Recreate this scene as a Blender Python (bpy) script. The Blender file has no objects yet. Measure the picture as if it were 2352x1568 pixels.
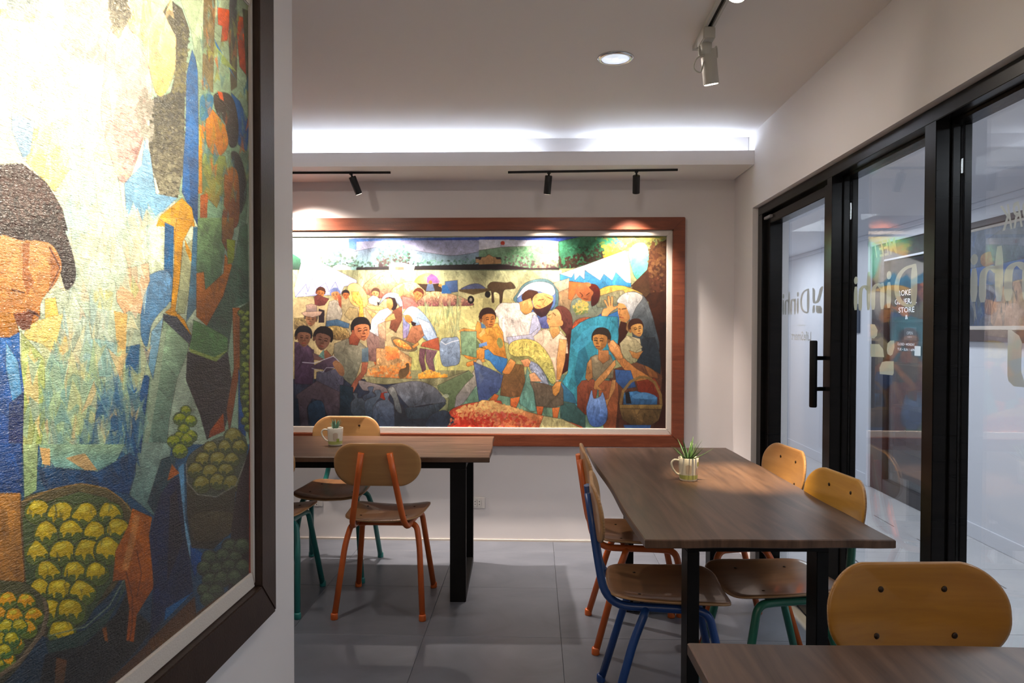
import bpy, bmesh, math, random
import numpy as np
from mathutils import Vector, Matrix
SC=bpy.context.scene; COL=SC.collection
random.seed(11)
# ---------------------------------------------------------------- camera, world, lights, exposure
H=1.37; FPX=1650.0
YAW=math.atan(53/FPX); PIT=math.atan(30/FPX); ROL=math.radians(.12)
FWD=Vector((-math.sin(YAW)*math.cos(PIT),math.cos(YAW)*math.cos(PIT),-math.sin(PIT)))
RGT=Vector((math.cos(YAW),math.sin(YAW),0)); UPV=RGT.cross(FWD)
RGT,UPV=RGT*math.cos(ROL)+UPV*math.sin(ROL),-RGT*math.sin(ROL)+UPV*math.cos(ROL)
cam=bpy.data.cameras.new('camera'); cam.sensor_width=36; cam.lens=FPX/2352*36; cam.clip_start=.05
co=bpy.data.objects.new('camera',cam); COL.objects.link(co)
M=Matrix((RGT,UPV,-FWD)).transposed().to_4x4(); M.translation=Vector((0,0,H)); co.matrix_world=M
SC.camera=co
w=bpy.data.worlds.new('world'); SC.world=w; w.use_nodes=True
w.node_tree.nodes['Background'].inputs[0].default_value=(.62,.66,.75,1); w.node_tree.nodes['Background'].inputs[1].default_value=.25
vs=SC.view_settings; vs.view_transform='Standard'; vs.look='None'; vs.exposure=-.12; vs.gamma=1; vs.use_curve_mapping=False
SL=.02; X0=1.167; XC=2.816; XLW=-.78          # the side walls run a degree off the back wall's normal
CEIL=2.495; SOF=2.31; YB=4.60; YBEAM=4.166
def light(name,kind,loc,energy,color,aim=None,size=.1,size_y=None,spot=60,blend=1,soft=.02):
    l=bpy.data.lights.new(name,kind); l.energy=energy; l.color=color
    if kind=='AREA':
        l.shape='RECTANGLE' if size_y else 'DISK'; l.size=size
        if size_y: l.size_y=size_y
    elif kind=='SPOT': l.spot_size=math.radians(spot); l.spot_blend=blend; l.shadow_soft_size=soft
    else: l.shadow_soft_size=soft
    o=bpy.data.objects.new(name,l); COL.objects.link(o); o.location=loc
    d=(Vector(aim)-Vector(loc)) if aim else Vector((0,0,-1)); o.rotation_euler=d.to_track_quat('-Z','Y').to_euler()
    return o
WARM=(1,.70,.40); NEUT=(1,.86,.74); COOL=(.85,.91,1)
# picture lamps on the soffit track (the last one hangs beyond the partition)
WSPOT=(1,.84,.72)
light('spot_a','SPOT',(-1.60,4.30,2.17),150,WSPOT,(-1.40,4.60,1.75),spot=95,soft=.02)
light('spot_b','SPOT',(-1.07,4.365,2.175),330,WSPOT,(-.2,4.38,.0),spot=80,soft=.02)
light('spot_c','SPOT',(.072,4.36,2.17),145,WSPOT,(.06,4.57,.3),spot=84,soft=.02)
light('spot_d','SPOT',(.607,4.36,2.17),125,WSPOT,(.58,4.60,1.0),spot=88,soft=.02)
# white ceiling-track lamps
light('spot_e','SPOT',(.665,2.72,2.28),620,(1,.74,.42),(.90,3.10,.735),spot=27,soft=.025)
light('spot_f','SPOT',(.57,2.13,2.33),640,(1,.89,.70),(-.74,.86,1.93),spot=58,soft=.05)
light('spot_g','SPOT',(.60,1.2,2.33),5,WARM,(.95,1.75,.735),spot=60,soft=.03)
# the one recessed downlight first, then unseen area lamps added for ambience
for i,(x,y,e) in enumerate(((.33,3.02,6),(-1.35,3.0,14),(.33,.9,1.5),(.33,-1.0,9),(-.2,-2.0,12))):
    light('downlight_%d'%i,'AREA',(x,y,2.47),e,NEUT,size=.12)
# corridor ceiling panels
for y in (1.2,3.4,5.6,7.8):
    light('corridor_panel_%d'%int(y),'AREA',(2.15+SL*y,y,2.18),23,COOL,size=.3,size_y=.9)
light('shop_panel','AREA',(3.9,6.0,2.3),5,COOL,size=.5,size_y=.5)
# ---------------------------------------------------------------- materials
MATS={}
def mat(name,rgb,rough=.5,metal=0,spec=.5,emit=None,es=0,noise=None,bump=None,coat=0):
    if name in MATS: return MATS[name]
    m=bpy.data.materials.new(name); m.use_nodes=True; nt=m.node_tree; b=nt.nodes['Principled BSDF']
    b.inputs['Base Color'].default_value=(*rgb,1); b.inputs['Roughness'].default_value=rough; b.inputs['Metallic'].default_value=metal
    b.inputs['Specular IOR Level'].default_value=spec; b.inputs['Coat Weight'].default_value=coat
    if emit: b.inputs['Emission Color'].default_value=(*emit,1); b.inputs['Emission Strength'].default_value=es
    tc=nt.nodes.new('ShaderNodeTexCoord')
    if noise:   # (scale xyz, other colour, detail)
        mp=nt.nodes.new('ShaderNodeMapping'); mp.inputs['Scale'].default_value=noise[0]; nt.links.new(tc.outputs['Object'],mp.inputs[0])
        n=nt.nodes.new('ShaderNodeTexNoise'); n.inputs['Scale'].default_value=1; n.inputs['Detail'].default_value=8; n.inputs['Roughness'].default_value=.6; n.inputs['Distortion'].default_value=noise[2]
        nt.links.new(mp.outputs[0],n.inputs['Vector'])
        r=nt.nodes.new('ShaderNodeValToRGB'); r.color_ramp.elements[0].color=(*rgb,1); r.color_ramp.elements[1].color=(*noise[1],1)
        r.color_ramp.elements[0].position=.32; r.color_ramp.elements[1].position=.68
        nt.links.new(n.outputs['Fac'],r.inputs[0]); nt.links.new(r.outputs[0],b.inputs['Base Color'])
    if bump:    # (scale, strength, distance)
        n2=nt.nodes.new('ShaderNodeTexNoise'); n2.inputs['Scale'].default_value=bump[0]; n2.inputs['Detail'].default_value=5
        nt.links.new(tc.outputs['Object'],n2.inputs['Vector'])
        bp=nt.nodes.new('ShaderNodeBump'); bp.inputs['Strength'].default_value=bump[1]; bp.inputs['Distance'].default_value=bump[2]
        nt.links.new(n2.outputs['Fac'],bp.inputs['Height']); nt.links.new(bp.outputs[0],b.inputs['Normal'])
    MATS[name]=m; return m
W_WALL=mat('white_wall_paint',(.80,.77,.77),.55,bump=(6,.12,.01))
W_CEIL=mat('ceiling_paint',(.82,.78,.76),.6,bump=(3,.1,.01))
W_EXT=mat('corridor_wall_paint',(.74,.75,.80),.45,bump=(5,.1,.01))
T_IN=mat('grey_porcelain_tile',(.094,.106,.132),.36,noise=((1.6,2.6,1),(.142,.156,.19),1.5),spec=.5)
GROUT=mat('grout',(.06,.06,.065),.9)
T_OUT=mat('white_porcelain_tile',(.46,.46,.48),.18,noise=((2,2,1),(.55,.54,.54),.4))
GROUT2=mat('pale_grout',(.22,.2,.19),.9)
BLACK=mat('black_aluminium',(.004,.004,.0045),.26,metal=.0,spec=.16,noise=((1,1,30),(.008,.007,.007),0))
MBLACK=mat('matt_black_steel',(.003,.003,.0035),.5,spec=.22)
LAMPBLK=mat('lamp_black',(.008,.008,.009),.5)
LAMPWHT=mat('lamp_white',(.55,.54,.5),.4)
CHROME=mat('chrome_ring',(.7,.72,.74),.2,metal=1)
GREYPL=mat('grey_plastic',(.25,.25,.26),.5)
WHTPL=mat('white_plastic',(.72,.70,.68),.35)
DARKSL=mat('dark_slot',(.01,.01,.01),.6)
TAN=(.44,.235,.085)
WOOD=mat('bent_plywood',(.40,.205,.075),.35,noise=((3,3,26),(.50,.27,.10),.5),spec=.5,coat=.25)
WOODS=mat('seat_plywood',(.17,.082,.036),.33,noise=((22,3,3),(.26,.13,.055),.5),spec=.5,coat=.25)
WOODLIT=mat('warm_lit_plywood',(.44,.225,.034),.34,noise=((3,3,26),(.56,.30,.05),.5),spec=.5,coat=.3)  # chair plywood yellowed: warm lamplight put into its colour
WOODSHADE=mat('shaded_plywood',(.25,.105,.010),.34,noise=((3,3,26),(.35,.155,.016),.5),spec=.5,coat=.2)  # same honey plywood darkened: shade on the nearest backrest put into its colour
PLYEDGE=mat('ply_edge',(.24,.12,.05),.5,noise=((4,4,240),(.5,.3,.14),0))
ORANGE=mat('orange_enamel',(.58,.125,.022),.32,spec=.5,noise=((7,7,7),(.50,.10,.018),.3))
TEAL=mat('teal_enamel',(.018,.16,.155),.32,noise=((7,7,7),(.022,.20,.18),.3))
BLUE=mat('blue_enamel',(.012,.055,.22),.3,noise=((7,7,7),(.010,.045,.19),.3))
GREEN=mat('green_enamel',(.022,.15,.10),.32,noise=((7,7,7),(.028,.18,.12),.3))
RUBBER=mat('rubber',(.02,.018,.016),.8)
BOLT=mat('dark_bolt',(.035,.02,.012),.4,metal=.6)
TOPW=mat('walnut_tabletop',(.048,.027,.018),.36,noise=((20,1.6,3),(.125,.073,.049),1.2),spec=.30)
TOPW2=mat('walnut_tabletop_long_x',(.062,.034,.024),.3,noise=((1.6,20,3),(.155,.088,.062),1.2),spec=.5)
FRM=mat('red_brown_frame',(.16,.040,.018),.35,noise=((3,3,30),(.26,.070,.030),1.0),bump=(120,.25,.002))
FRMH=mat('red_brown_frame_rail',(.16,.040,.018),.35,noise=((3,30,30),(.26,.070,.030),1.0),bump=(120,.25,.002))
FRD=mat('dark_brown_frame',(.026,.012,.007),.45,noise=((20,20,20),(.04,.02,.012),.5),bump=(150,.3,.002))
LINER=mat('linen_liner',(.66,.60,.54),.75,bump=(260,.5,.002))
def vinylmat(name,c):
    m=mat(name,c,.6); nt=m.node_tree; b=nt.nodes['Principled BSDF']; t=nt.nodes.new('ShaderNodeBsdfTranslucent'); t.inputs[0].default_value=(*c,1)
    x=nt.nodes.new('ShaderNodeMixShader'); x.inputs[0].default_value=.35; o=nt.nodes['Material Output']; nt.links.new(b.outputs[0],x.inputs[1]); nt.links.new(t.outputs[0],x.inputs[2]); nt.links.new(x.outputs[0],o.inputs[0]); return m
DECAL=vinylmat('frosted_vinyl',(.60,.61,.57)); DECALY=vinylmat('cream_vinyl',(.70,.70,.54))
WHTINK=mat('white_vinyl',(.8,.82,.85),.5)
CERAM=mat('cream_ceramic',(.70,.68,.58),.2,coat=.5)
SOIL=mat('potting_soil',(.02,.014,.01),.9,bump=(90,.8,.004))
LEAF=mat('aloe_leaf',(.045,.13,.040),.42,noise=((6,6,60),(.12,.23,.085),.2))
LEAFB=mat('blue_green_leaf',(.09,.22,.15),.45,noise=((6,6,60),(.16,.30,.20),.2))
LEDM=mat('led_strip',(1,1,1),emit=(.72,.84,1),es=36)
def emis(name,c,s): return mat(name,(1,1,1),emit=c,es=s)
def glass_mat():
    m=bpy.data.materials.new('clear_glass'); m.use_nodes=True; nt=m.node_tree; nt.nodes.clear()
    o=nt.nodes.new('ShaderNodeOutputMaterial'); mx=nt.nodes.new('ShaderNodeMixShader'); t=nt.nodes.new('ShaderNodeBsdfTransparent'); g=nt.nodes.new('ShaderNodeBsdfGlossy')
    t.inputs[0].default_value=(.96,.975,.97,1); g.inputs['Roughness'].default_value=.0
    lw=nt.nodes.new('ShaderNodeLayerWeight'); lw.inputs['Blend'].default_value=.5
    p=nt.nodes.new('ShaderNodeMath'); p.operation='POWER'; p.inputs[1].default_value=4.0
    q=nt.nodes.new('ShaderNodeMath'); q.operation='MULTIPLY_ADD'; q.inputs[1].default_value=.9; q.inputs[2].default_value=.045
    nt.links.new(lw.outputs['Facing'],p.inputs[0]); nt.links.new(p.outputs[0],q.inputs[0]); nt.links.new(q.outputs[0],mx.inputs[0])
    nt.links.new(t.outputs[0],mx.inputs[1]); nt.links.new(g.outputs[0],mx.inputs[2]); nt.links.new(mx.outputs[0],o.inputs[0]); return m
GLASS=glass_mat()
# ---------------------------------------------------------------- helpers
def obj(name,verts,faces,m,parent=None,smooth=False,mats=None,mi=None):
    me=bpy.data.meshes.new(name); me.from_pydata([tuple(v) for v in verts],[],faces); me.materials.append(m)
    for x in (mats or []): me.materials.append(x)
    if mi is not None: me.polygons.foreach_set('material_index',mi)
    if smooth: me.polygons.foreach_set('use_smooth',[True]*len(me.polygons))
    me.update(); o=bpy.data.objects.new(name,me); COL.objects.link(o)
    if parent: o.parent=parent
    return o
def tag(o,label=None,cat=None,group=None,kind=None):
    for k,v in (('label',label),('category',cat),('group',group),('kind',kind)):
        if v: o[k]=v
    return o
def thing(name,label,cat,loc=(0,0,0),rz=0,group=None):
    o=bpy.data.objects.new(name,None); COL.objects.link(o); o.location=loc; o.rotation_euler=(0,0,rz); o.empty_display_size=.1
    return tag(o,label,cat,group)
def struct(name):
    o=bpy.data.objects.new(name,None); COL.objects.link(o); return tag(o,kind='structure')
BF=[(0,3,2,1),(4,5,6,7),(0,1,5,4),(1,2,6,5),(2,3,7,6),(3,0,4,7)]
def boxv(x0,x1,y0,y1,z0,z1): return [(x0,y0,z0),(x1,y0,z0),(x1,y1,z0),(x0,y1,z0),(x0,y0,z1),(x1,y0,z1),(x1,y1,z1),(x0,y1,z1)]
def bevel(o,w,seg=2):
    bm=bmesh.new(); bm.from_mesh(o.data); bmesh.ops.bevel(bm,geom=bm.edges[:],offset=w,segments=seg,affect='EDGES',clamp_overlap=True); bm.to_mesh(o.data); bm.free(); o.data.update(); return o
def box(name,x0,x1,y0,y1,z0,z1,m,parent=None,bv=0):
    o=obj(name,boxv(x0,x1,y0,y1,z0,z1),BF,m,parent)
    if bv: bevel(o,bv)
    return o
def sbox(name,base,o0,o1,y0,y1,z0,z1,m,parent=None,bv=0):
    """a box along a side wall: o0..o1 measured from the wall line, y0..y1 along it"""
    v=[(base+a+SL*y,y,z) for z in (z0,z1) for a,y in ((o0,y0),(o1,y0),(o1,y1),(o0,y1))]
    o=obj(name,v,BF,m,parent)
    if bv: bevel(o,bv)
    return o
def boxes(name,lst,m,parent=None):
    v=[];f=[]
    for b in lst:
        n=len(v); v+=boxv(*b); f+=[tuple(i+n for i in q) for q in BF]
    return obj(name,v,f,m,parent)
def smoothline(P,k=6):
    P=[Vector(p) for p in P]; n=len(P); o=[]
    for i in range(n-1):
        a=P[max(i-1,0)];b=P[i];c=P[i+1];d=P[min(i+2,n-1)]
        for j in range(k):
            t=j/k; o.append(.5*((2*b)+(c-a)*t+(2*a-5*b+4*c-d)*t*t+(3*b-a-3*c+d)*t**3))
    return o+[P[-1]]
def filletline(P,r,k=6):
    """a bent tube's axis: straight runs joined by rounded bends of radius r"""
    P=[Vector(p) for p in P]; o=[P[0]]
    for i in range(1,len(P)-1):
        a,b,c=P[i-1],P[i],P[i+1]; u=(a-b);v=(c-b); d=min(r,u.length*.48,v.length*.48); u.normalize();v.normalize()
        s,e=b+u*d,b+v*d
        for j in range(k+1):
            t=j/k; o.append(s*(1-t)**2+b*2*t*(1-t)+e*t*t)
    o.append(P[-1]); return o
def tube(name,P,rad,m,parent=None,seg=12,caps=True,radii=None,mats=None,mif=None):
    n=len(P); v=[];f=[]; up=Vector((.13,.21,1)).normalized(); pn=None
    for i,p in enumerate(P):
        t=(P[min(i+1,n-1)]-P[max(i-1,0)]).normalized()
        if pn is None: pn=t.cross(up if abs(t.dot(up))<.95 else Vector((1,0,0))).normalized()
        pn=(pn-t*pn.dot(t)).normalized(); b=t.cross(pn); r=radii[i] if radii else rad
        for j in range(seg):
            a=2*math.pi*j/seg; v.append(p+pn*math.cos(a)*r+b*math.sin(a)*r)
    for i in range(n-1):
        for j in range(seg): f.append((i*seg+j,i*seg+(j+1)%seg,(i+1)*seg+(j+1)%seg,(i+1)*seg+j))
    nf=len(f)
    if caps: f.append(tuple(range(seg-1,-1,-1))); f.append(tuple((n-1)*seg+j for j in range(seg)))
    o=obj(name,v,f,m,parent); o.data.polygons.foreach_set('use_smooth',[i<nf for i in range(len(f))]); return o
def lathe(name,prof,m,parent=None,seg=32,loc=(0,0,0),smooth=True):
    v=[];f=[]
    for r,zz in prof:
        for j in range(seg): a=2*math.pi*j/seg; v.append((loc[0]+r*math.cos(a),loc[1]+r*math.sin(a),loc[2]+zz))
    for i in range(len(prof)-1):
        for j in range(seg): f.append((i*seg+j,i*seg+(j+1)%seg,(i+1)*seg+(j+1)%seg,(i+1)*seg+j))
    if prof[0][0]>1e-4: f.append(tuple(range(seg-1,-1,-1)))
    if prof[-1][0]>1e-4: f.append(tuple((len(prof)-1)*seg+j for j in range(seg)))
    return obj(name,v,f,m,parent,smooth)
def copy_tree(o,parent=None):
    c=o.copy(); COL.objects.link(c); c.parent=parent
    for ch in list(o.children): copy_tree(ch,c)
    return c
def recolor(root,a,b):
    for ch in root.children_recursive:
        for i,s in enumerate(ch.data.materials):
            if s==a:
                me=ch.data.copy(); ch.data=me
                for k,t in enumerate(me.materials):
                    if t==a: me.materials[k]=b
                break
PG1=.92; PG2=1.15
# ---------------------------------------------------------------- painter's raster for the canvases
REG={'A':(660,480,4.9),'B':(1100,480,4.704),'C':(660,740,4.9),'D':(1100,740,4.704),
     'E':(0,0,3.0147),'F':(0,500,2.904),'G':(0,1020,2.862),'W':(0,0,1.0)}
def hexc(s):
    return np.array([int(s[i:i+2],16)/255 for i in (0,2,4)],np.float32)
class Picture:
    """a small painter's raster: filled shapes, strokes, straw and facets"""
    def __init__(s,x0,y0,x1,y1,ss,base,seed=3):
        s.x0,s.y0,s.ss=x0,y0,ss; s.w=int((x1-x0)*ss); s.h=int((y1-y0)*ss)
        s.im=np.empty((s.h,s.w,3),np.float32); s.im[:]=hexc(base); s.r=random.Random(seed)
        s.rn=np.random.RandomState(seed)
    def box(s,P,pad=0):
        a=np.floor((P.min(0)-(s.x0,s.y0))*s.ss-pad).astype(int); b=np.ceil((P.max(0)-(s.x0,s.y0))*s.ss+pad+1).astype(int)
        a=np.maximum(a,0); b=np.minimum(b,(s.w,s.h))
        if a[0]>=b[0] or a[1]>=b[1]: return None
        X,Y=np.meshgrid((np.arange(a[0],b[0])+.5)/s.ss+s.x0,(np.arange(a[1],b[1])+.5)/s.ss+s.y0)
        return (slice(a[1],b[1]),slice(a[0],b[0])),X,Y
    def inside(s,P,X,Y):
        m=np.zeros(X.shape,bool); n=len(P)
        for i in range(n):
            x1,y1=P[i];x2,y2=P[(i+1)%n]
            if y1==y2: continue
            m^=((Y<y1)!=(Y<y2))&(X<(x2-x1)*(Y-y1)/(y2-y1)+x1)
        return m
    def fill(s,P,c,alpha=1.,fac=0,straw=0,edge=True):
        P=np.asarray(P,np.float32); q=s.box(P)
        if q is None: return
        sl,X,Y=q; m=s.inside(P,X,Y)
        if not m.any(): return
        if '>' in c:
            a,b=map(hexc,c.split('>')); t=((Y-P[:,1].min())/(np.ptp(P[:,1])+1e-6)).clip(0,1)[...,None]; col=a*(1-t)+b*t
        elif '|' in c:
            a,b=map(hexc,c.split('|')); t=((X-P[:,0].min())/(np.ptp(P[:,0])+1e-6)).clip(0,1)[...,None]; col=a*(1-t)+b*t
        else: col=hexc(c)+0*X[...,None]
        I=s.im[sl]; I[m]=I[m]*(1-alpha)+col[m]*alpha
        x0,y0=P.min(0);x1,y1=P.max(0)
        for k in range(fac):
            # long splintered facets, lighter or darker than the ground, one side drawn with a fine line
            cx=s.r.uniform(x0,x1);cy=s.r.uniform(y0,y1);L=max(x1-x0,y1-y0)*s.r.uniform(.12,.42);W=L*s.r.uniform(.15,.5);an=s.r.gauss(math.pi/2,.45)
            u=np.array([math.cos(an),math.sin(an)]);v=np.array([-u[1],u[0]])
            T=np.array([(cx,cy)+u*L*.6,(cx,cy)-u*L*.4+v*W*.5,(cx,cy)-u*L*.3-v*W*.5],np.float32)
            s._mul(T,P,1+s.r.choice((-1,1))*s.r.uniform(.03,.12),s.r.random()<.6)
        for k in range(straw):
            cx=s.r.uniform(x0,x1);cy=s.r.uniform(y0,y1); an=s.r.gauss(1.2,.7); L=s.r.uniform(3,8)
            T=np.array([(cx,cy),(cx+math.cos(an)*L,cy+math.sin(an)*L)],np.float32)
            if not s.inside(P,np.array([[cx]]),np.array([[cy]]))[0,0]: continue
            s.stroke(T,s.r.uniform(.5,1.1),None,.8,mul=s.r.uniform(.62,1.4))
        if edge and 0<fac<46:
            for i in range(len(P)):
                q0,q1=P[i],P[(i+1)%len(P)]
                seam=abs(q0[1]-q1[1])<.3 and min(abs(q0[1]-c) for c in (500,520.1,1020,1040))<1.5 or abs(q0[0]-q1[0])<.3 and min(abs(q0[0]-c) for c in (1100,1130,1149.8))<1.5
                if not seam: s.stroke(np.array([q0,q1]),.55,'241c1a',.45)
    def _mul(s,T,P,k,ln):
        q=s.box(T)
        if q is None: return
        sl,X,Y=q; m=s.inside(T,X,Y)&s.inside(P,X,Y); s.im[sl][m]*=k
        if ln and m.any():
            s.stroke(T[:2],.4,None,.7,mul=.72,clip=P)
    def stroke(s,T,w,c,alpha=1.,mul=None,clip=None):
        for i in range(len(T)-1):
            seg=np.asarray(T[i:i+2],np.float32); q=s.box(seg,w*s.ss+2)
            if q is None: continue
            sl,X,Y=q;(x1,y1),(x2,y2)=seg; dx,dy=x2-x1,y2-y1;l2=dx*dx+dy*dy+1e-6
            t=(((X-x1)*dx+(Y-y1)*dy)/l2).clip(0,1); d=np.hypot(X-x1-t*dx,Y-y1-t*dy)
            a=((w-d)*s.ss*.8+.5).clip(0,1)[...,None]*alpha
            if clip is not None: a=a*s.inside(clip,X,Y)[...,None]
            I=s.im[sl]
            if mul is not None: I[:]=I*(1-a)+I*mul*a
            else: I[:]=I*(1-a)+hexc(c)*a
    def smooth(s,P,k=5):
        P=np.asarray(P,np.float32);n=len(P);o=[]
        for i in range(n):
            a,b,c,d=P[i-1],P[i],P[(i+1)%n],P[(i+2)%n]
            for j in range(k):
                t=j/k;o.append(.5*((2*b)+(c-a)*t+(2*a-5*b+4*c-d)*t*t+(3*b-a-3*c+d)*t**3))
        return np.array(o)
    def ell(s,cx,cy,rx,ry,an,c,**k):
        t=np.linspace(0,2*math.pi,25)[:-1];ca,sa=math.cos(an),math.sin(an)
        s.fill(np.stack([cx+rx*np.cos(t)*ca-ry*np.sin(t)*sa,cy+rx*np.cos(t)*sa+ry*np.sin(t)*ca],1),c,**k)
    def head(s,cx,cy,r,tilt,look,skin,shade,hair):
        """a head: hair cap, face, shaded side, ear, brows, eyes, nose and mouth; tilt in degrees, look -1 left .. 1 right"""
        a=math.radians(tilt); ux=np.array([math.cos(a),math.sin(a)]);uy=np.array([-ux[1],ux[0]]);c=np.array([cx,cy])
        Q=lambda x,y:c+ux*x*r+uy*y*r
        s.fill(s.smooth([Q(-.84,.12),Q(-.86,-.5),Q(-.5,-1.02),Q(.05,-1.16),Q(.6,-.98),Q(.88,-.45),Q(.82,.1),Q(.4,-.1),Q(-.4,-.1)]),hair)
        f=[Q(-.6,-.34),Q(0,-.5),Q(.6,-.34),Q(.66,.1),Q(.5,.62),Q(.1,.98),Q(-.34,.72),Q(-.62,.2)]
        f=[p+ux*look*r*.14 for p in f]; s.fill(s.smooth(f),skin)
        k=1 if look>=0 else -1
        sh=[Q(-k*.62+look*.1,-.36),Q(-k*.2,-.42),Q(-k*.12,.1),Q(k*.02,.45),Q(-k*.08,.9),Q(-k*.5,.55),Q(-k*.66,.1)]
        s.fill(sh,shade,alpha=.45); s.fill([Q(look*.42-.05,-.1),Q(look*.42+.14*k,.34),Q(look*.42-.12*k,.38)],shade,alpha=.6)
        s.fill([Q(look*.25-.3,.78),Q(look*.25+.3,.74),Q(.1,1.0)],shade,alpha=.6)
        e=Q(-k*.72,.12); s.ell(e[0],e[1],.13*r,.22*r,a,shade)
        for k in (-1,1):
            x=k*.26+look*.3
            s.stroke([Q(x-.15,-.1),Q(x,-.16),Q(x+.14,-.1)],.038*r,'2a1712',.7); s.stroke([Q(x-.11,.07),Q(x+.11,.07)],.05*r,'1a0f0e',.8)
        x=look*.42; s.stroke([Q(x-.1,.38),Q(x+.1,.38)],.04*r,'4a2418',.7)
        s.stroke([Q(x*.8-.17,.62),Q(x*.8+.13,.62)],.055*r,'6a2a22',.8)
    def foliage(s,P,cols,n,lo,hi):
        P=np.asarray(P,np.float32);x0,y0=P.min(0);x1,y1=P.max(0)
        for k in range(n):
            cx=s.r.uniform(x0,x1);cy=s.r.uniform(y0,y1)
            if s.inside(P,np.array([[cx]]),np.array([[cy]]))[0,0]:
                t=(cy-y0)/(y1-y0); i=min(len(cols)-1,max(0,int(t*len(cols)+s.r.gauss(0,.7))))
                s.ell(cx,cy,s.r.uniform(lo,hi),s.r.uniform(lo,hi)*.7,s.r.random()*3,cols[i],alpha=.75)
    def run(s,text):
        for line in text.strip().splitlines():
            w=line.split()
            if not w or w[0]=='#': continue
            op,reg=w[0],REG[w[1]]; N=lambda t:[float(v) for v in t.split(',')]
            M=lambda t:(reg[0]+N(t)[0]/reg[2],reg[1]+N(t)[1]/reg[2])
            if op in 'pb':
                c=w[2];fac=st=0;al=1.
                o=c.split('~'); c=o[0]
                if len(o)>1: fac=int(o[1])
                i=3
                if w[i][0]=='*': st=int(w[i][1:]);i+=1
                if w[i][0]=='%': al=float(w[i][1:]);i+=1
                P=[M(t) for t in w[i:]]
                if op=='b': P=s.smooth(P)
                s.fill(P,c,al,fac,st)
            elif op=='l': s.stroke([M(t) for t in w[4:]],float(w[3]),w[2],.9)
            elif op=='h':   # x,y r tilt look skin shade hair
                x,y=M(w[2]); s.head(x,y,float(w[3])/reg[2],float(w[4]),float(w[5]),w[6],w[7],w[8])
            elif op=='f': s.foliage([M(t) for t in w[6:]],w[2].split('/'),int(w[3]),float(w[4]),float(w[5]))
            elif op=='e':
                x,y=M(w[3]);v=N(w[4]); s.ell(x,y,v[0]/reg[2],v[1]/reg[2],math.radians(v[2]),w[2])
            elif op=='v':  # tall shards of mixed colours
                P=np.array([M(t) for t in w[6:]],np.float32);x0,y0=P.min(0);x1,y1=P.max(0);cs=w[2].split('/');L=float(w[4]);W=float(w[5])
                for k in range(int(w[3])):
                    x=s.r.uniform(x0,x1);y=s.r.uniform(y0,y1)
                    if not s.inside(P,np.array([[x]]),np.array([[y]]))[0,0]: continue
                    l=L*s.r.uniform(.5,1.5);d=W*s.r.uniform(.4,1.4);t=s.r.gauss(0,.12)*l;q=s.r.choice((1,-1))
                    T=[(x,y-q*l*.5),(x+d*.5+t,y+q*l*.35),(x+t,y+q*l*.2),(x-d*.5+t,y+q*l*.5)]
                    s.fill(T,s.r.choice(cs),s.r.uniform(.25,.75))
                    if s.r.random()<.6: s.stroke([T[0],T[3]],.45,None,.8,mul=.7)
                    elif s.r.random()<.5: s.stroke([T[0],T[1]],.45,None,.8,mul=1.3)
            elif op=='z':  # row of fruit: colour count r region
                P=np.array([M(t) for t in w[5:]],np.float32);x0,y0=P.min(0);x1,y1=P.max(0);R=float(w[4]);y=y0;k=0
                while y<y1:
                    x=x0+(k%2)*R
                    while x<x1:
                        if s.inside(P,np.array([[x]]),np.array([[y]]))[0,0]: s.fruit(x+s.r.gauss(0,R*.12),y+s.r.gauss(0,R*.12),R*s.r.uniform(.9,1.12),w[2])
                        x+=R*1.75
                    y+=R*1.45;k+=1
    def fruit(s,x,y,R,c):
        a,b,d=c.split('/')
        s.ell(x,y,R*1.05,R*1.02,0,'2c2a14'); s.ell(x,y,R,R*.96,0,d)
        g=s.r.gauss; J=lambda u,v:(x+R*(u+g(0,.06)),y+R*(v+g(0,.06)))
        s.fill(s.smooth([J(-.85,.1),J(-.62,-.6),J(-.1,-.9),J(.5,-.72),J(.85,-.1),J(.55,.0),J(.2,.15),J(-.3,.1)]),a)
        k=s.r.uniform(-.3,.3); s.fill([J(-.6,-.1),J(-.35+k,.55),J(-.15+k,.0)],a); s.fill([J(.05,-.1),J(.3+k,.45),J(.5,-.1)],a)
        s.ell(x-R*.15,y-R*.5,R*.4,R*.22,-.3,b,alpha=.8)
    def scratch(s,n,L,ang=1.2):
        """fine cubist pencilling: short zigzags in the local colour, darker or lighter"""
        for k in range(n):
            x=s.r.uniform(0,s.w)/s.ss+s.x0;y=s.r.uniform(0,s.h)/s.ss+s.y0;a=s.r.gauss(ang,.5);P=[(x,y)]
            for j in range(s.r.randint(1,3)):
                l=L*s.r.uniform(.4,1.3); x+=math.cos(a)*l;y+=math.sin(a)*l;P.append((x,y));a+=math.pi-s.r.uniform(.3,.9)
            s.stroke(P,.4,None,.55,mul=s.r.choice((.62,.7,.75,1.25)))
    def finish(s,amp=.02):
        for c,q in ((40,.05),(12,.045),(4,.04)):   # uneven pigment
            gh,gw=s.h//c+3,s.w//c+3; g=s.rn.normal(0,q,(gh,gw)).astype(np.float32)
            v=np.arange(s.h)/c;u=np.arange(s.w)/c;j=v.astype(int);i=u.astype(int);b=(v-j)[:,None];a=(u-i)[None,:]
            f=(g[j][:,i]*(1-a)+g[j][:,i+1]*a)*(1-b)+(g[j+1][:,i]*(1-a)+g[j+1][:,i+1]*a)*b
            s.im*=(1+f)[...,None]
        n=s.rn.normal(0,amp,(s.h,s.w,1)).astype(np.float32); s.im=(s.im*(1+n)).clip(0,1)
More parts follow.
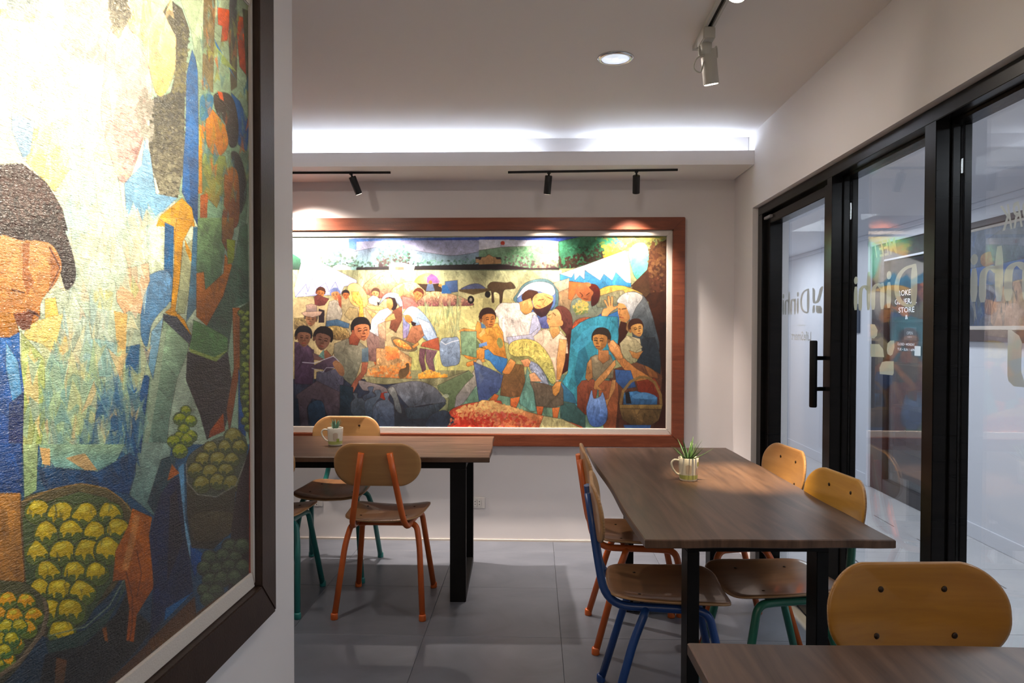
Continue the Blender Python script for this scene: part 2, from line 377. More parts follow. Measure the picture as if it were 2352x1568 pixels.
BACK='''
p A 8f9a6a>b7a878 0,300 2400,300 2400,1600 0,1600
p A 9aa0c8>c4c8e2 60,325 2400,315 2400,540 60,540
p A 4a78c4>6f98d8 690,335 2400,315 2400,348 1700,350 1100,352 780,368 775,460 690,440
p A 2f4ea6 1300,332 2400,318 2400,346 1700,350
p A c2cbea 60,340 690,340 695,430 400,440 70,480
b A 8fa2c4>7fa9a4~10 60,500 220,450 480,430 700,480 780,470 1050,425 1300,440 1560,485 1830,522 2050,500 2310,445 2420,430 2420,700 60,700
p A 37785a>2a3a34 60,500 150,560 160,690 60,695
f A b9dccf/9fc8bc/7fa898/5a6a5a 260 2 5 330,560 450,430 650,400 780,520 830,640 700,660 360,660
f A 6fa08f/4f7a6c/3a4f44/2a2a2a 300 2 4 360,610 800,590 1000,560 1600,580 2000,560 2330,600 2330,690 700,690 400,650
f A 7fae9c/5f9484/46705f/403634/33262a 520 2 4.5 1000,520 1060,400 1220,365 1340,430 1400,540 1370,640 1300,690 1080,690 1020,620
p A 2b2628>1c1a1d 780,655 1450,640 2400,610 2400,690 780,695
p A e8dcc8 520,650 640,645 715,665 715,700 520,705
p A f4ece0 510,650 570,622 640,628 720,660 640,662
p A c9c0a0 1145,640 1430,650 1425,695 1148,690
p A d8d6d8 1125,638 1175,603 1320,608 1435,645 1430,662 1340,650 1150,640
p A 6a5a4a 1215,650 1310,650 1310,690 1215,688
p A c09a70~3 2120,560 2190,545 2265,510 2330,560 2400,560 2400,610 2120,605
p A 302628 2118,540 2190,535 2185,560 2118,560
# fields
p W 8fa888>a8ac80~50 900,620 1290,620 1290,700 900,700
p W b4ba90>b8b080~50 670,620 1290,620 1290,690 670,690
p W b8b07a>a8a664~60 900,685 1300,685 1300,860 900,860
p W b0a078>988a66~50 670,685 940,685 940,900 670,900
p W 8f8d66>5c6a50~50 900,850 1300,850 1300,986 900,986
p W 2c3242>1c2432~50 670,870 980,870 1010,986 670,986
p W 5a7a6a>6a8a70~50 1060,860 1400,860 1400,986 1060,986
p W 6a4430>3a2018~40 1400,850 1500,820 1532,840 1532,986 1400,986
p A d9dbf2>a9b0dc~8 185,500 780,800 780,850 640,870 600,960 90,990 75,900
l A 5a5f9a .6 90,990 210,845 230,930 280,780 330,900 430,830 470,930 540,820 600,960
b A d9c48a>6a3a34~6 *260 850,880 930,790 1060,708 1150,720 1230,830 1330,900 1300,1000 1100,1010 900,960
b A e2c88a>7a4434~4 *220 1180,900 1300,830 1420,820 1520,870 1560,960 1540,1060 1300,1050 1180,980
p A 3a2a20 1450,830 1700,830 1760,930 1560,930
b A e8b840|b87aa8 1440,830 1480,755 1580,720 1670,750 1700,835
p A 8a5f9a 1570,830 1570,770 1620,728 1680,760 1700,830
b A e0c088>6a3a40~4 *300 1560,960 1640,925 1780,940 1960,990 2100,1075 1900,1090 1480,1085 1500,1010
p A 4f6a98>3f5580~4 1775,815 1915,800 1920,930 1840,940 1780,900
b A 5a6488>4a5070~5 1950,900 2050,850 2150,840 2230,890 2190,910 2000,915
p A 5a4a30 1930,905 2303,890 2303,912 2090,965 1935,925
e A 1c1818 2065,1020 38,45,0
e A 8a8478 2065,1020 16,20,0
e A 1c1818 2255,960 33,38,0
p A 5a6a8a 1560,920 1580,840 1630,830 1660,920
e A a86a3a 1612,823 20,22,0
p A 2f5f98 1735,950 1740,860 1790,850 1850,950
e A c08040 1720,858 20,16,0
# buffalo and cart
b B 5a4630>3a2a20~8 100,820 150,785 290,795 350,790 395,850 340,865 270,880 250,1000 225,1010 220,920 160,900 165,1000 140,1000 130,880 95,850
p B 4a3a24 0,870 240,865 240,880 0,890
e B 1c1818 95,925 28,33,0
# B sky and hills
p B 2f4ea6 0,300 1100,298 880,350 700,335 0,330
p B cfd3e6>dfe0ea 0,330 700,336 858,350 858,372 560,398 250,412 0,448
p B 86a888>5f8a68~24 0,446 250,410 560,398 858,372 862,520 862,660 0,660
p B cc3a20 232,368 240,350 257,344 275,350 281,368 275,384 257,391 240,384
p B b9bccc 234,385 280,385 280,405 236,405
p B b98f62~4 0,540 30,520 70,515 108,488 150,515 185,520 240,545 243,590 0,600
p B 2e2628 0,515 30,515 20,545 0,545
p B 2a2426 180,518 235,520 243,545 190,540
f B 5f8f68/4f7a58/5a4a4a 170 2 4 250,600 330,430 480,400 600,500 640,600 600,640 260,640
f B a5ad88/8a8a70/5a4444 150 2 4 560,600 700,540 860,560 870,640 560,650
p B c9cad8~5 680,480 750,480 830,440 860,470 905,490 850,560 740,540 680,510
p B b0a8b8 890,430 915,430 915,470 895,490
p B 241e20>2e1c20 0,600 240,595 560,640 870,630 870,655 0,655
p B 3e8a60>2a5a3a~14 862,352 1100,298 1350,300 1360,560 1000,640 862,640
f B 2f7a55/1f5a3c/3a2418/2a160e 520 2 5 1010,430 1080,310 1280,310 1360,440 1340,560 1100,620 880,640 870,520
f B 4aa078/3f9068/2f6f50 200 2 5 870,360 1080,310 1060,500 880,520
f B 3fa07a/8fae50/c9ac3a/b58a28 420 2 5 1270,320 1480,310 1600,320 1640,430 1560,470 1350,540 1340,420
f B a89a48/7a8a48/5a5a30 300 2 5 1480,300 2020,300 2020,420 1640,420
p B 4a2c1a>2a120c~20 1640,860 1800,760 1830,560 1850,430 2025,330 2025,1540 1940,1540 1830,1000
b B 7fd8c0>3f8a7a~10 1620,480 1680,380 1790,370 1835,470 1820,640 1760,780 1690,740 1650,640
f B 5a3a20/6a4a2c/4a2a1c 220 2 5 1840,430 1900,340 2020,340 2020,900 1850,900 1810,700
p B 3a2014>4a3420 1830,640 1640,830 1800,950 1850,900
p B b4c8dc|eef0f0~6 875,700 1240,570 1580,446 1625,560 1645,835 1320,860 1120,790 875,770
p B 4a90bc>2f7aa8~8 875,700 1000,740 1030,690 1035,770 1090,715 1140,760 1145,660 1310,770 1350,700 1440,770 1480,680 1590,790 1645,800 1645,840 1330,865 1200,830 1010,780 875,770
p B 5f9a88 %.5 640,700 870,660 870,760 720,770
# arch behind the mother
b B 5a7a80>4a6a70~8 420,900 500,800 640,755 760,770 850,860 860,1000 840,1100 400,1010
p B b8a890>8a7a60~6 800,800 975,745 1000,1000 900,1060 850,1100 870,900
p B 9a7a58>6a6048~10 860,900 1000,840 1330,900 1520,960 1500,1300 1230,1300 1000,1100 880,1060
# right group ground colours
b B 6a7a6c>5a5040~16 1000,1000 1180,960 1300,1000 1480,1000 1500,1160 1300,1150 1150,1300 1010,1340
b B d9b048>a89050~5 1300,880 1400,830 1560,830 1700,880 1760,930 1500,920 1330,940
b B 8a8464>5f6450~12 *80 1290,960 1400,910 1560,880 1560,1000 1420,1040 1280,1060
f B a09048/b09a50/5a6a3a 160 2 4 1010,1050 1100,980 1190,1020 1180,1120 1060,1140
b B 8a4a30>a83a1e~6 *120 1000,1300 1040,1210 1130,1170 1220,1180 1180,1260 1050,1370 990,1400
# bending man at top
p B b06030~6 975,780 1180,800 1080,860 1000,985 965,970
b B a8643a>8a4a28 1045,850 1110,800 1200,800 1240,890 1230,980 1160,995 1090,960 1050,910
b B 5a1a12>2e100e~4 1200,810 1270,820 1310,890 1290,1000 1220,1050 1215,960 1240,900 1195,850
l B 3a1a10 .8 1090,900 1120,930 1110,950
l B 3a1a10 .8 1160,930 1195,905
l B 3a1a10 .8 1130,965 1180,975
e B b87040 1185,815 26,22,20
# blue cloth under
p B 2f5f9a>3a8aa8~26 1150,1270 1260,1200 1500,1100 1515,1160 1515,1560 990,1560 1000,1400 1070,1330
p B 234a98>2a5aa8~5 1160,1260 1230,1190 1320,1130 1355,1195 1250,1270 1170,1290
b B c8824a>d89a60~3 1325,1150 1345,1080 1385,1060 1350,990 1370,985 1400,1050 1390,950 1410,945 1425,1040 1430,945 1450,960 1450,1050 1505,1040 1500,1065 1430,1110 1350,1195
# shrouded woman far right
b B 6a6e70>26323c~40 1500,990 1560,920 1680,890 1790,950 1850,1080 1900,1250 1945,1540 1700,1560 1650,1300 1600,1200 1560,1060 1500,1020
b B b9b8b0>8a9098~14 1490,1000 1560,915 1680,895 1770,950 1700,1060 1660,1150 1640,1210 1600,1120 1570,1040
b B c08a50>9a6a3c 1510,1020 1570,1030 1610,1100 1630,1180 1580,1225 1540,1220 1510,1150 1500,1080
l B 2a1a12 .9 1545,1080 1590,1075
l B 2a1a12 .9 1510,1078 1528,1080
l B 7a3020 1.0 1520,1165 1560,1175
l B 7a5030 .7 1530,1080 1515,1140 1540,1145
p B 3a1c14>2a140e 1500,1330 1530,1210 1600,1230 1610,1330 1520,1500 1500,1480
p B 7a5a38 1600,1210 1645,1215 1620,1330 1590,1300
# boy far right
h B 1700,1290 95 -14 .6 c09050 8a5c30 3a2018
p B b8ac88>9a9474~10 1550,1450 1620,1370 1740,1400 1760,1520 1760,1560 1530,1560
# mother
b B 6a86b4>4a66a0~8 410,980 450,880 540,810 680,790 800,830 830,920 820,1040 760,1100 700,1160 620,1180 520,1060 430,1010
b B d9e0ee>c4cce4~14 410,960 470,860 560,800 680,785 790,820 825,900 780,940 700,905 600,880 540,870 470,920
b B 4a2c20 460,950 500,890 560,875 640,900 600,960 540,1020 490,1010
b B 4a2c22>35202a~6 580,1060 640,1060 750,1030 800,1000 760,1100 700,1170 640,1150 600,1110
b B e0b070>d09a58 580,970 640,910 740,915 800,950 790,1000 740,1040 660,1075 600,1060
l B 5a3420 .8 640,985 700,975
l B 5a3420 .8 740,950 790,975
l B 9a4a38 1.1 625,1040 665,1058
l B a06a3c .8 720,980 690,1030 715,1045
p B dca468>c08848~5 430,1010 560,960 590,1060 560,1120 500,1140 440,1090
b B e6dcd0>dcd0c8~44 230,1020 330,1015 430,1015 450,1090 500,1140 590,1110 640,1180 670,1290 620,1400 520,1420 420,1430 290,1440 220,1330 210,1180 160,1130
b B c2c4dc>b0b4d4~12 590,1140 650,1190 670,1290 640,1340 580,1390 540,1400 560,1250
p B 6a70a0>4a5088~10 640,1180 730,1150 760,1290 680,1290
p D c8c4d4>a8a8bc~16 300,160 560,130 640,60 600,200 560,260 330,260
# girl with shawl
b B 6a3a30>3a1a1c~14 820,1080 880,1045 960,1080 1005,1160 1010,1280 990,1400 970,1540 940,1540 950,1380 880,1270 880,1180
p D 4a221c>3a1818~14 870,180 940,150 975,60 1000,60 995,300 960,520 900,560 860,400
b B dcb078>c08a50 740,1180 790,1100 840,1080 880,1130 890,1200 860,1270 790,1280 740,1230
e B c89058 885,1230 25,32,0
l B 4a2c1c .8 800,1120 830,1150
l B 8a4a38 1.0 745,1180 765,1190
l B 5a3a24 .8 750,1150 775,1140
p B d0a060>a87840~7 770,1270 860,1270 880,1330 850,1420 800,1400 760,1360
p B e6ccb0>d8b898~28 590,1420 650,1310 740,1290 760,1370 810,1420 860,1370 880,1310 950,1400 965,1560 580,1560
p D e2cab0>c8ac90~30 590,150 700,70 760,90 800,180 870,120 950,170 960,250 900,300 890,480 860,640 830,660 750,420 600,200
p D dca468>b88048~10 870,180 950,190 930,420 880,620 840,620 840,400
# boy carried
p B e0a850>c88a38~14 0,1290 120,1250 200,1230 260,1330 275,1500 200,1560 40,1560 20,1400
h B 95,1185 105 -6 .8 b8783c 7a4a28 34201c
p B 3a6aa0 %.8 30,1290 10,1220 60,1250 80,1290
p A d89a50>c07c3a~5 1915,1370 1990,1340 2110,1360 2170,1420 2180,1470 2100,1440 1960,1400
p A d89848>b87434~5 2140,1260 2180,1290 2180,1400 2240,1480 2200,1520 2110,1420 2120,1330
p A 6a7f5a>5a6a48~6 1960,1410 2110,1450 2200,1560 1960,1560
p D d89a44>c07c34~24 0,120 80,60 200,50 260,150 300,390 230,400 120,330 60,300 40,200 0,180
p D e6b068 20,160 70,110 60,60 0,130
b D 6a8a5a %.7 195,200 215,165 250,190 260,250 230,280 200,240
p C d8903c>c07830~7 1925,305 2010,340 2230,290 2240,340 2210,400 2050,420 2010,400
p C d89a50>b87434~5 2020,450 2200,400 2230,440 2030,500 2010,480
p D d8944a>c08038~5 0,270 90,290 70,380 0,420
p D 4a8ac4>2a5a94~16 60,300 100,290 160,350 310,395 300,450 250,560 180,500 120,420 60,390
p D 7a9ac8>5a80b8 0,235 85,210 90,250 0,270
# sack of cloth and baskets at centre
b C b0a890>6a6a70~26 2130,430 2180,430 2230,560 2330,620 2330,760 2150,700 1990,900 1880,960 1900,830 2000,680 2090,560
p C 6a7a5a>4a5a40~6 1680,680 2040,540 2100,600 2000,700 1900,830 1880,960 1800,1000 1820,860 1700,760
v W a0a878/c0b880/7f9068/98a880/b0a068 150 34 9 930,690 1060,690 1060,850 1000,850 930,780
p D 4a5878>3a4a78~34 -60,420 0,450 120,500 260,570 270,640 200,760 130,800 80,850 0,850
p D 6a7488>4a5a80 %.6 0,530 60,600 0,700
p D 7a5a34>6a4a30~28 270,540 390,450 480,460 500,620 490,790 350,810 230,790 240,680
p D d89858>b87438~6 250,540 340,390 400,430 370,500 330,560 280,560
p D c46a34>a8502a~4 100,850 170,770 215,790 180,870
p D c8703a>a8502a~5 340,820 450,800 430,860 400,930 340,900
# green ground at centre and right
p D 6a8a78>5a8a80~12 440,820 500,640 520,480 580,640 600,820 620,960 560,960 440,880
p D 3a5a58>2f4a48~16 880,860 1060,880 1150,1000 1150,1150 1080,1130 880,1030
p D 2f7a90>3a8898~44 1000,80 1100,0 1180,-40 1300,-70 1500,-60 1510,150 1480,400 1200,900 1160,1000 1050,900 900,640 960,540 985,240
p D 245a70 %.7 1030,560 1110,140 1200,440 1060,700
p D 3f98b8 %.6 1000,250 1100,130 1120,100 1230,30 1400,60 1280,150 1060,330
p D 3a6a8a>2f5f78~10 880,640 1020,780 1060,880 900,850
# sheaf of rice
b D d9c468>a8a860~8 *420 330,240 400,195 520,180 640,220 740,330 800,460 830,640 780,660 720,560 640,450 540,370 400,370 330,330
b D 9098b0>8a90a0~10 *200 540,420 640,460 720,580 760,700 700,740 640,620 560,520
p D e0a070>c07c50~4 450,410 530,390 560,420 540,480 490,480
p D 8fa850 %.7 740,740 800,800 780,830 740,780
p D 6a5a4a>50483c~40 550,640 700,660 800,690 880,660 910,720 915,890 800,925 620,905 600,760
p D e0a878>c89068~5 540,560 600,540 680,640 560,640
p D d09050>b07838~6 790,700 840,640 890,640 870,750 830,800 800,780
p D c86a3a>a04a28~5 620,905 700,910 680,1000 630,1000
p D c8743e>a85a30~5 790,925 875,915 850,1035 800,1030
# man squatting with bag
p D 8a4a34>5a2a1c~26 1060,700 1110,630 1240,610 1290,680 1240,960 1150,1000 1060,910
p D 9a5a38>6a3a24~20 1290,620 1500,640 1510,780 1480,1150 1350,1150 1300,900
p D 8a7a60>6a6450~18 1200,380 1260,350 1420,350 1460,440 1450,600 1230,620
p D b08050>8a5c34~10 1170,440 1215,380 1230,600 1180,640 1150,600
p D b87c4c>8a5a34~4 1290,300 1400,300 1410,400 1340,450 1290,400
h D 1320,190 118 4 -.75 a8743c 6a4424 2a201a
p D c89058>9a6a3c~8 1250,640 1400,480 1470,400 1480,460 1380,600 1290,690 1340,740 1240,720
p D c08a54>96683c~8 1290,880 1400,820 1440,620 1480,620 1470,720 1400,860 1370,960 1290,1000 1330,920
b D 7a94c0>3a5a98~26 1220,730 1240,820 1310,800 1340,760 1390,960 1370,1080 1290,1130 1200,1100 1160,950 1190,820
# big arm and hand
p D c88450>a06834~12 1390,230 1450,190 1520,260 1560,380 1700,500 1900,620 1900,720 1820,720 1640,600 1500,420 1410,300
p D d89a64>b87c48~4 1400,260 1420,200 1450,190 1530,300 1560,390 1500,400 1430,320
b D a86a3c>8a5430 1780,660 1840,600 1900,620 1910,700 1840,740
# seated boy lower
p D b0a480>8f8a68~14 1520,230 1600,140 1700,190 1770,270 1700,310 1690,440 1600,420 1540,330
p D c08a50>9a6838~8 1620,300 1700,330 1860,280 1930,275 1940,340 1850,330 1720,400 1660,380
p D 8a6034>7a4a2c~6 1760,400 1810,400 1850,480 1930,560 1940,610 1840,590
p D 2a3038>22303c~20 1700,430 1830,480 1960,560 1970,400 1900,160 1760,180 1780,300
p D 2a1410>321610~12 1960,0 2025,0 2025,1150 1880,1150 1960,900 1980,600 1950,300
p D 3a5a90>2a4470~16 1470,510 1640,520 1700,700 1560,720 1480,640
p D 8a3a24>5a2018~10 1700,640 1900,600 1960,700 1960,840 1800,800 1720,760
# basket
p D 3a6a98>2a4a6c~12 1560,760 1700,740 1930,810 1925,910 1560,900
p D 1c1a1c 1580,760 1620,740 1650,880 1590,880
b D 4a7aa8 1670,790 1780,755 1900,790 1900,830 1680,820
l D 7a6038 3.2 1530,880 1560,740 1640,640 1740,590 1830,600 1900,650 1960,780 1970,900
p D 8a7040>6a5430~6 1520,890 1980,890 1975,940 1520,930
p D 6a5434>4a3a24~40 1520,930 1975,945 1940,1060 1860,1110 1650,1110 1550,1050
p D 2a4a7a 1560,1110 1860,1110 1850,1150 1580,1150
# lower left figures: women winnowing
b A e0bc80>d8a860~3 680,870 760,830 840,880 900,980 900,1080 840,1110 740,1080 690,1000
p A e0b458>d89a40~2 *160 720,930 800,930 850,1050 860,1220 800,1225 810,1090 740,1030
h A 372,945 62 10 .3 b0703c 7a4020 4a2a20
p A 7a4038>5a2c2c~12 300,990 340,960 400,985 470,1010 420,1080 360,1090 310,1080
p A 2a2228 350,1120 420,1140 415,1280 350,1280
p A b8b0a0>8a8478~22 470,1040 540,1020 600,1060 620,1180 580,1300 430,1320 440,1200
h A 540,960 66 -8 -.2 c08858 8a5a38 6a78a8
p A a85a40>8a4030 560,960 610,980 610,1120 580,1080
p A 4a6a88>3a5068~8 440,1260 560,1240 700,1290 690,1340 430,1320
p A a89468>8a7c58~10 640,1190 700,1100 790,1120 800,1240 700,1250
h A 655,965 50 5 .6 c07040 8a4a28 2a2024
h A 990,950 56 8 .2 c8905c 9a6038 4a3428
p A c8c8c8>9a9a98~8 910,1010 960,970 1010,985 1050,1030 1000,1090 920,1060
p A 2a2024 1010,1040 1045,1060 1020,1095
b A 8fa0b0>6a7480~6 1030,1080 1080,980 1150,940 1240,950 1290,1030 1300,1140 1250,1080 1180,1000 1110,1000
p A b4c0cc 1180,950 1250,960 1300,1060 1300,1150 1260,1060
p A 2a1c1c 1140,990 1210,1000 1240,1080 1210,1150 1170,1130
b A d0925c>b87840 1120,1020 1170,1010 1190,1080 1160,1130 1120,1100
p A 7a4a34>6a3c2c~16 1190,1140 1290,1090 1290,1250 1220,1390 1150,1340
p A e0b078>c89058~6 880,1080 1000,1090 1090,1110 1060,1150 940,1130
p A e0ac74>c08850~8 880,1120 960,1150 1100,1230 1200,1170 1220,1240 1100,1270 960,1230
p A d0cccc>a8a4a8~12 950,1240 1040,1140 1130,1110 1180,1160 1100,1240 1090,1480 920,1400
p A c8a080>a88068~8 1020,1300 1100,1260 1110,1480 1030,1480
h A 1470,960 66 24 .7 c88048 985428 5a2c1c
p A c8746c>b8645c~8 1290,980 1400,1000 1480,1090 1400,1130 1300,1120
p A c89058 1250,990 1260,880 1320,840 1300,960
b A a8bcd0>6a88a8~18 1300,1180 1370,1100 1460,1110 1580,1230 1680,1420 1600,1490 1500,1420 1440,1300 1330,1200
p A c4d0dc>8fa4c0~12 1460,1220 1600,1280 1690,1450 1590,1490 1530,1400
p A 7a88b8>8a7898~10 1300,1200 1330,1260 1380,1300 1360,1440 1300,1460
b A c88048>a86030 1320,1200 1370,1190 1410,1240 1390,1280 1340,1260
p A 2a1c20 1390,1260 1450,1280 1440,1320 1400,1310
p A a87050>8a5840~8 1400,1320 1500,1300 1540,1420 1440,1520 1330,1480
# C: skirts, basket, heap, hen
p C 8a7068>6a4c48~30 920,100 1090,200 1120,440 1060,460 920,430 890,180
p C 7a6858 %.6 1030,130 1100,190 1100,420 1040,420
p C a05a34>8a4628 970,440 1020,450 1015,505 990,490
p C a05a34>8a4628 1070,450 1120,450 1125,505 1100,490
b C 7a6a50>6a5a40~4 1170,180 1240,170 1420,250 1460,300 1380,330 1230,290
b C e09a50>d87a38~2 *120 1190,200 1260,190 1360,250 1400,300 1330,300 1230,260
p C c89050>a86c38~3 1400,270 1470,220 1480,250 1420,300
p C a8583c>8a4430~14 1520,230 1600,200 1700,170 1720,320 1600,290 1500,270
p C 6a4850>5a3c44~16 1490,290 1560,300 1540,420 1560,530 1520,560 1480,420
p C 7a5a64>62464e~16 1560,300 1690,320 1640,420 1670,580 1620,580 1560,440
p C b88a5c>988058~20 *200 1000,290 1240,300 1400,400 1380,640 1250,650 880,600 900,520 1000,480
f C d8904c/d07a40/c87040 160 2 5 1110,270 1240,300 1250,400 1110,420
f C d09048/c87a3c/b86a34 260 2 4 900,540 1060,500 1380,440 1400,620 1200,640 920,600
f C e0ac4c/d89a3c/c88430 260 2 4 1470,580 1600,540 1800,600 1800,650 1480,660
b C 4a3828>6a5438 1250,590 1270,530 1330,510 1335,465 1370,470 1370,560 1320,620 1270,630
p C 8a8868>7a7858~26 850,610 1430,640 1800,620 2030,550 1680,715 1400,670 1100,700 900,680
p C 7f9a78>6a8868~20 1950,100 2130,100 2130,400 1960,360
b C 8a9cb4>6a7c94~30 1720,210 1850,170 1930,190 1940,440 1850,490 1740,470
l C c8d0dc 1.0 1730,215 1780,250 1850,220 1930,200
# figures reading
b C a89058>6a5438~6 *160 440,60 560,40 680,90 700,180 620,200 520,190 480,150
p A 8a7a50>6a5a44~6 *60 80,1230 200,1220 240,1340 80,1350
p C 3a3a4c>1f2836~50 80,400 300,300 300,900 80,1190
h A 265,1235 88 6 -.1 8a6448 5a4034 4a4038
p A b89a84>8a7468~4 160,1170 210,1150 330,1145 395,1155 370,1195 280,1220 190,1200
p A a88a78>7a6a68~3 210,1080 270,1065 330,1080 335,1150 215,1155
p C 4a3a4c>3a2c40~26 80,220 200,230 300,320 300,560 280,700 80,690
h C 180,165 112 4 .35 6a4a3a 463028 1c1c20
p C 5a4a52>6a4a40~5 280,340 380,380 430,440 300,420
p C 4a4a5a>3c3c4c~30 330,560 560,520 640,600 620,800 320,680
p C 8a5c44>6a4438~5 390,340 440,310 500,380 520,340 490,420 400,420
p C 4a7a78 %.8 350,380 410,300 420,420
h C 395,190 128 14 .2 6a4c40 4a342c 1e1a1c
p C 7f7a68>54584e~34 530,240 680,180 800,210 900,290 910,440 830,450 780,600 740,720 640,640 560,500 520,330
p C 5a6a70>46586a 840,300 910,280 915,440 840,440
p C 8a4a34>6a3426~6 690,180 740,100 830,170 790,260 700,250
h C 830,85 128 -8 .45 b0704a 7a4430 1e1a1c
p C 9a5a44>6a4034~12 840,450 910,450 890,560 790,700 740,800 690,770 750,660 830,560
p C 5a4858>3a3040~4 270,500 500,380 580,430 560,500 430,560 400,530 290,520
l C a8a8b8 .9 170,450 300,460 520,380 580,440
l C 9a9aa8 .7 275,515 400,560 440,510 520,510
b C 8a6448>6a4c38 510,460 560,430 630,500 640,590 600,600 550,540
# trousers and bags at the foot
p C 4a4048>34303c~40 100,820 330,660 600,790 580,1070 460,1070 380,880 280,860 220,960 240,1190 150,1190 110,900
p C 1c2838>16202e~16 80,850 120,860 150,1190 80,1190
b C 26384c>1c2838~10 230,960 310,880 400,900 430,1060 390,1190 280,1190
p C 22303c>1a2430~20 590,700 740,730 740,850 720,1190 420,1190 590,1070
b C 8a8080>3a3840~4 800,660 900,670 1110,740 1130,860 1080,880 960,780 850,760
p C 7a2a20 1040,800 1120,780 1150,880 1100,880 1040,840
b C 46505c>2a3440~22 720,900 760,850 740,800 790,800 790,850 880,870 870,1060 770,1070 715,1000
b C 4a5466>2c3646~14 850,830 920,790 905,730 970,725 960,780 1000,820 980,880 870,880
b C 505c6c>2a3646~22 870,900 940,850 1000,830 980,770 1050,765 1040,850 1000,900 960,1060 880,1060
b C 566070>28344a~30 965,960 1040,880 1100,870 1085,800 1150,800 1140,870 1210,950 1225,1080 1210,1190 990,1190
p C 2a2c34>1e2630~16 1200,880 1300,940 1340,1100 1560,1100 1600,1190 1210,1190
b C 6a6c74>343c48~44 1120,760 1200,700 1450,660 1640,720 1740,820 1780,900 1600,920 1440,950 1400,980 1300,880 1230,800
b C 38424e>222c36~34 1340,960 1500,950 1780,900 1700,1000 1640,1070 1400,1090 1330,1040
b C 2c3644>222c3c~30 1600,1060 1740,990 1830,1020 1920,1130 1800,1190 1560,1190
b C 7a7c7a>3c444c~14 1130,760 1200,730 1250,860 1290,1020 1220,980 1190,860
b C 98a08a %.8 1740,830 1790,805 1820,830 1790,850
# red earth
b C a84a34>a02818~20 1820,1010 2000,920 2330,880 2420,920 2420,1190 1800,1190 1920,1130
b D c8a468>9a3a24~40 *260 0,860 200,870 480,950 700,1010 900,1050 1120,1150 560,1160 0,1160
p D a8a070>b0a878~20 700,1010 900,1045 1120,1150 640,1160
f D b8584a/a83a28/c87a50 300 2 5 0,980 300,960 620,1060 600,1150 0,1150
f D d8b070/c89860 160 2 5 0,880 200,870 500,960 300,980 0,960
f C d8b070/c88a58/b84838/a02a1c 420 2 5 1850,1010 2020,930 2320,890 2320,1190 1820,1190
'''
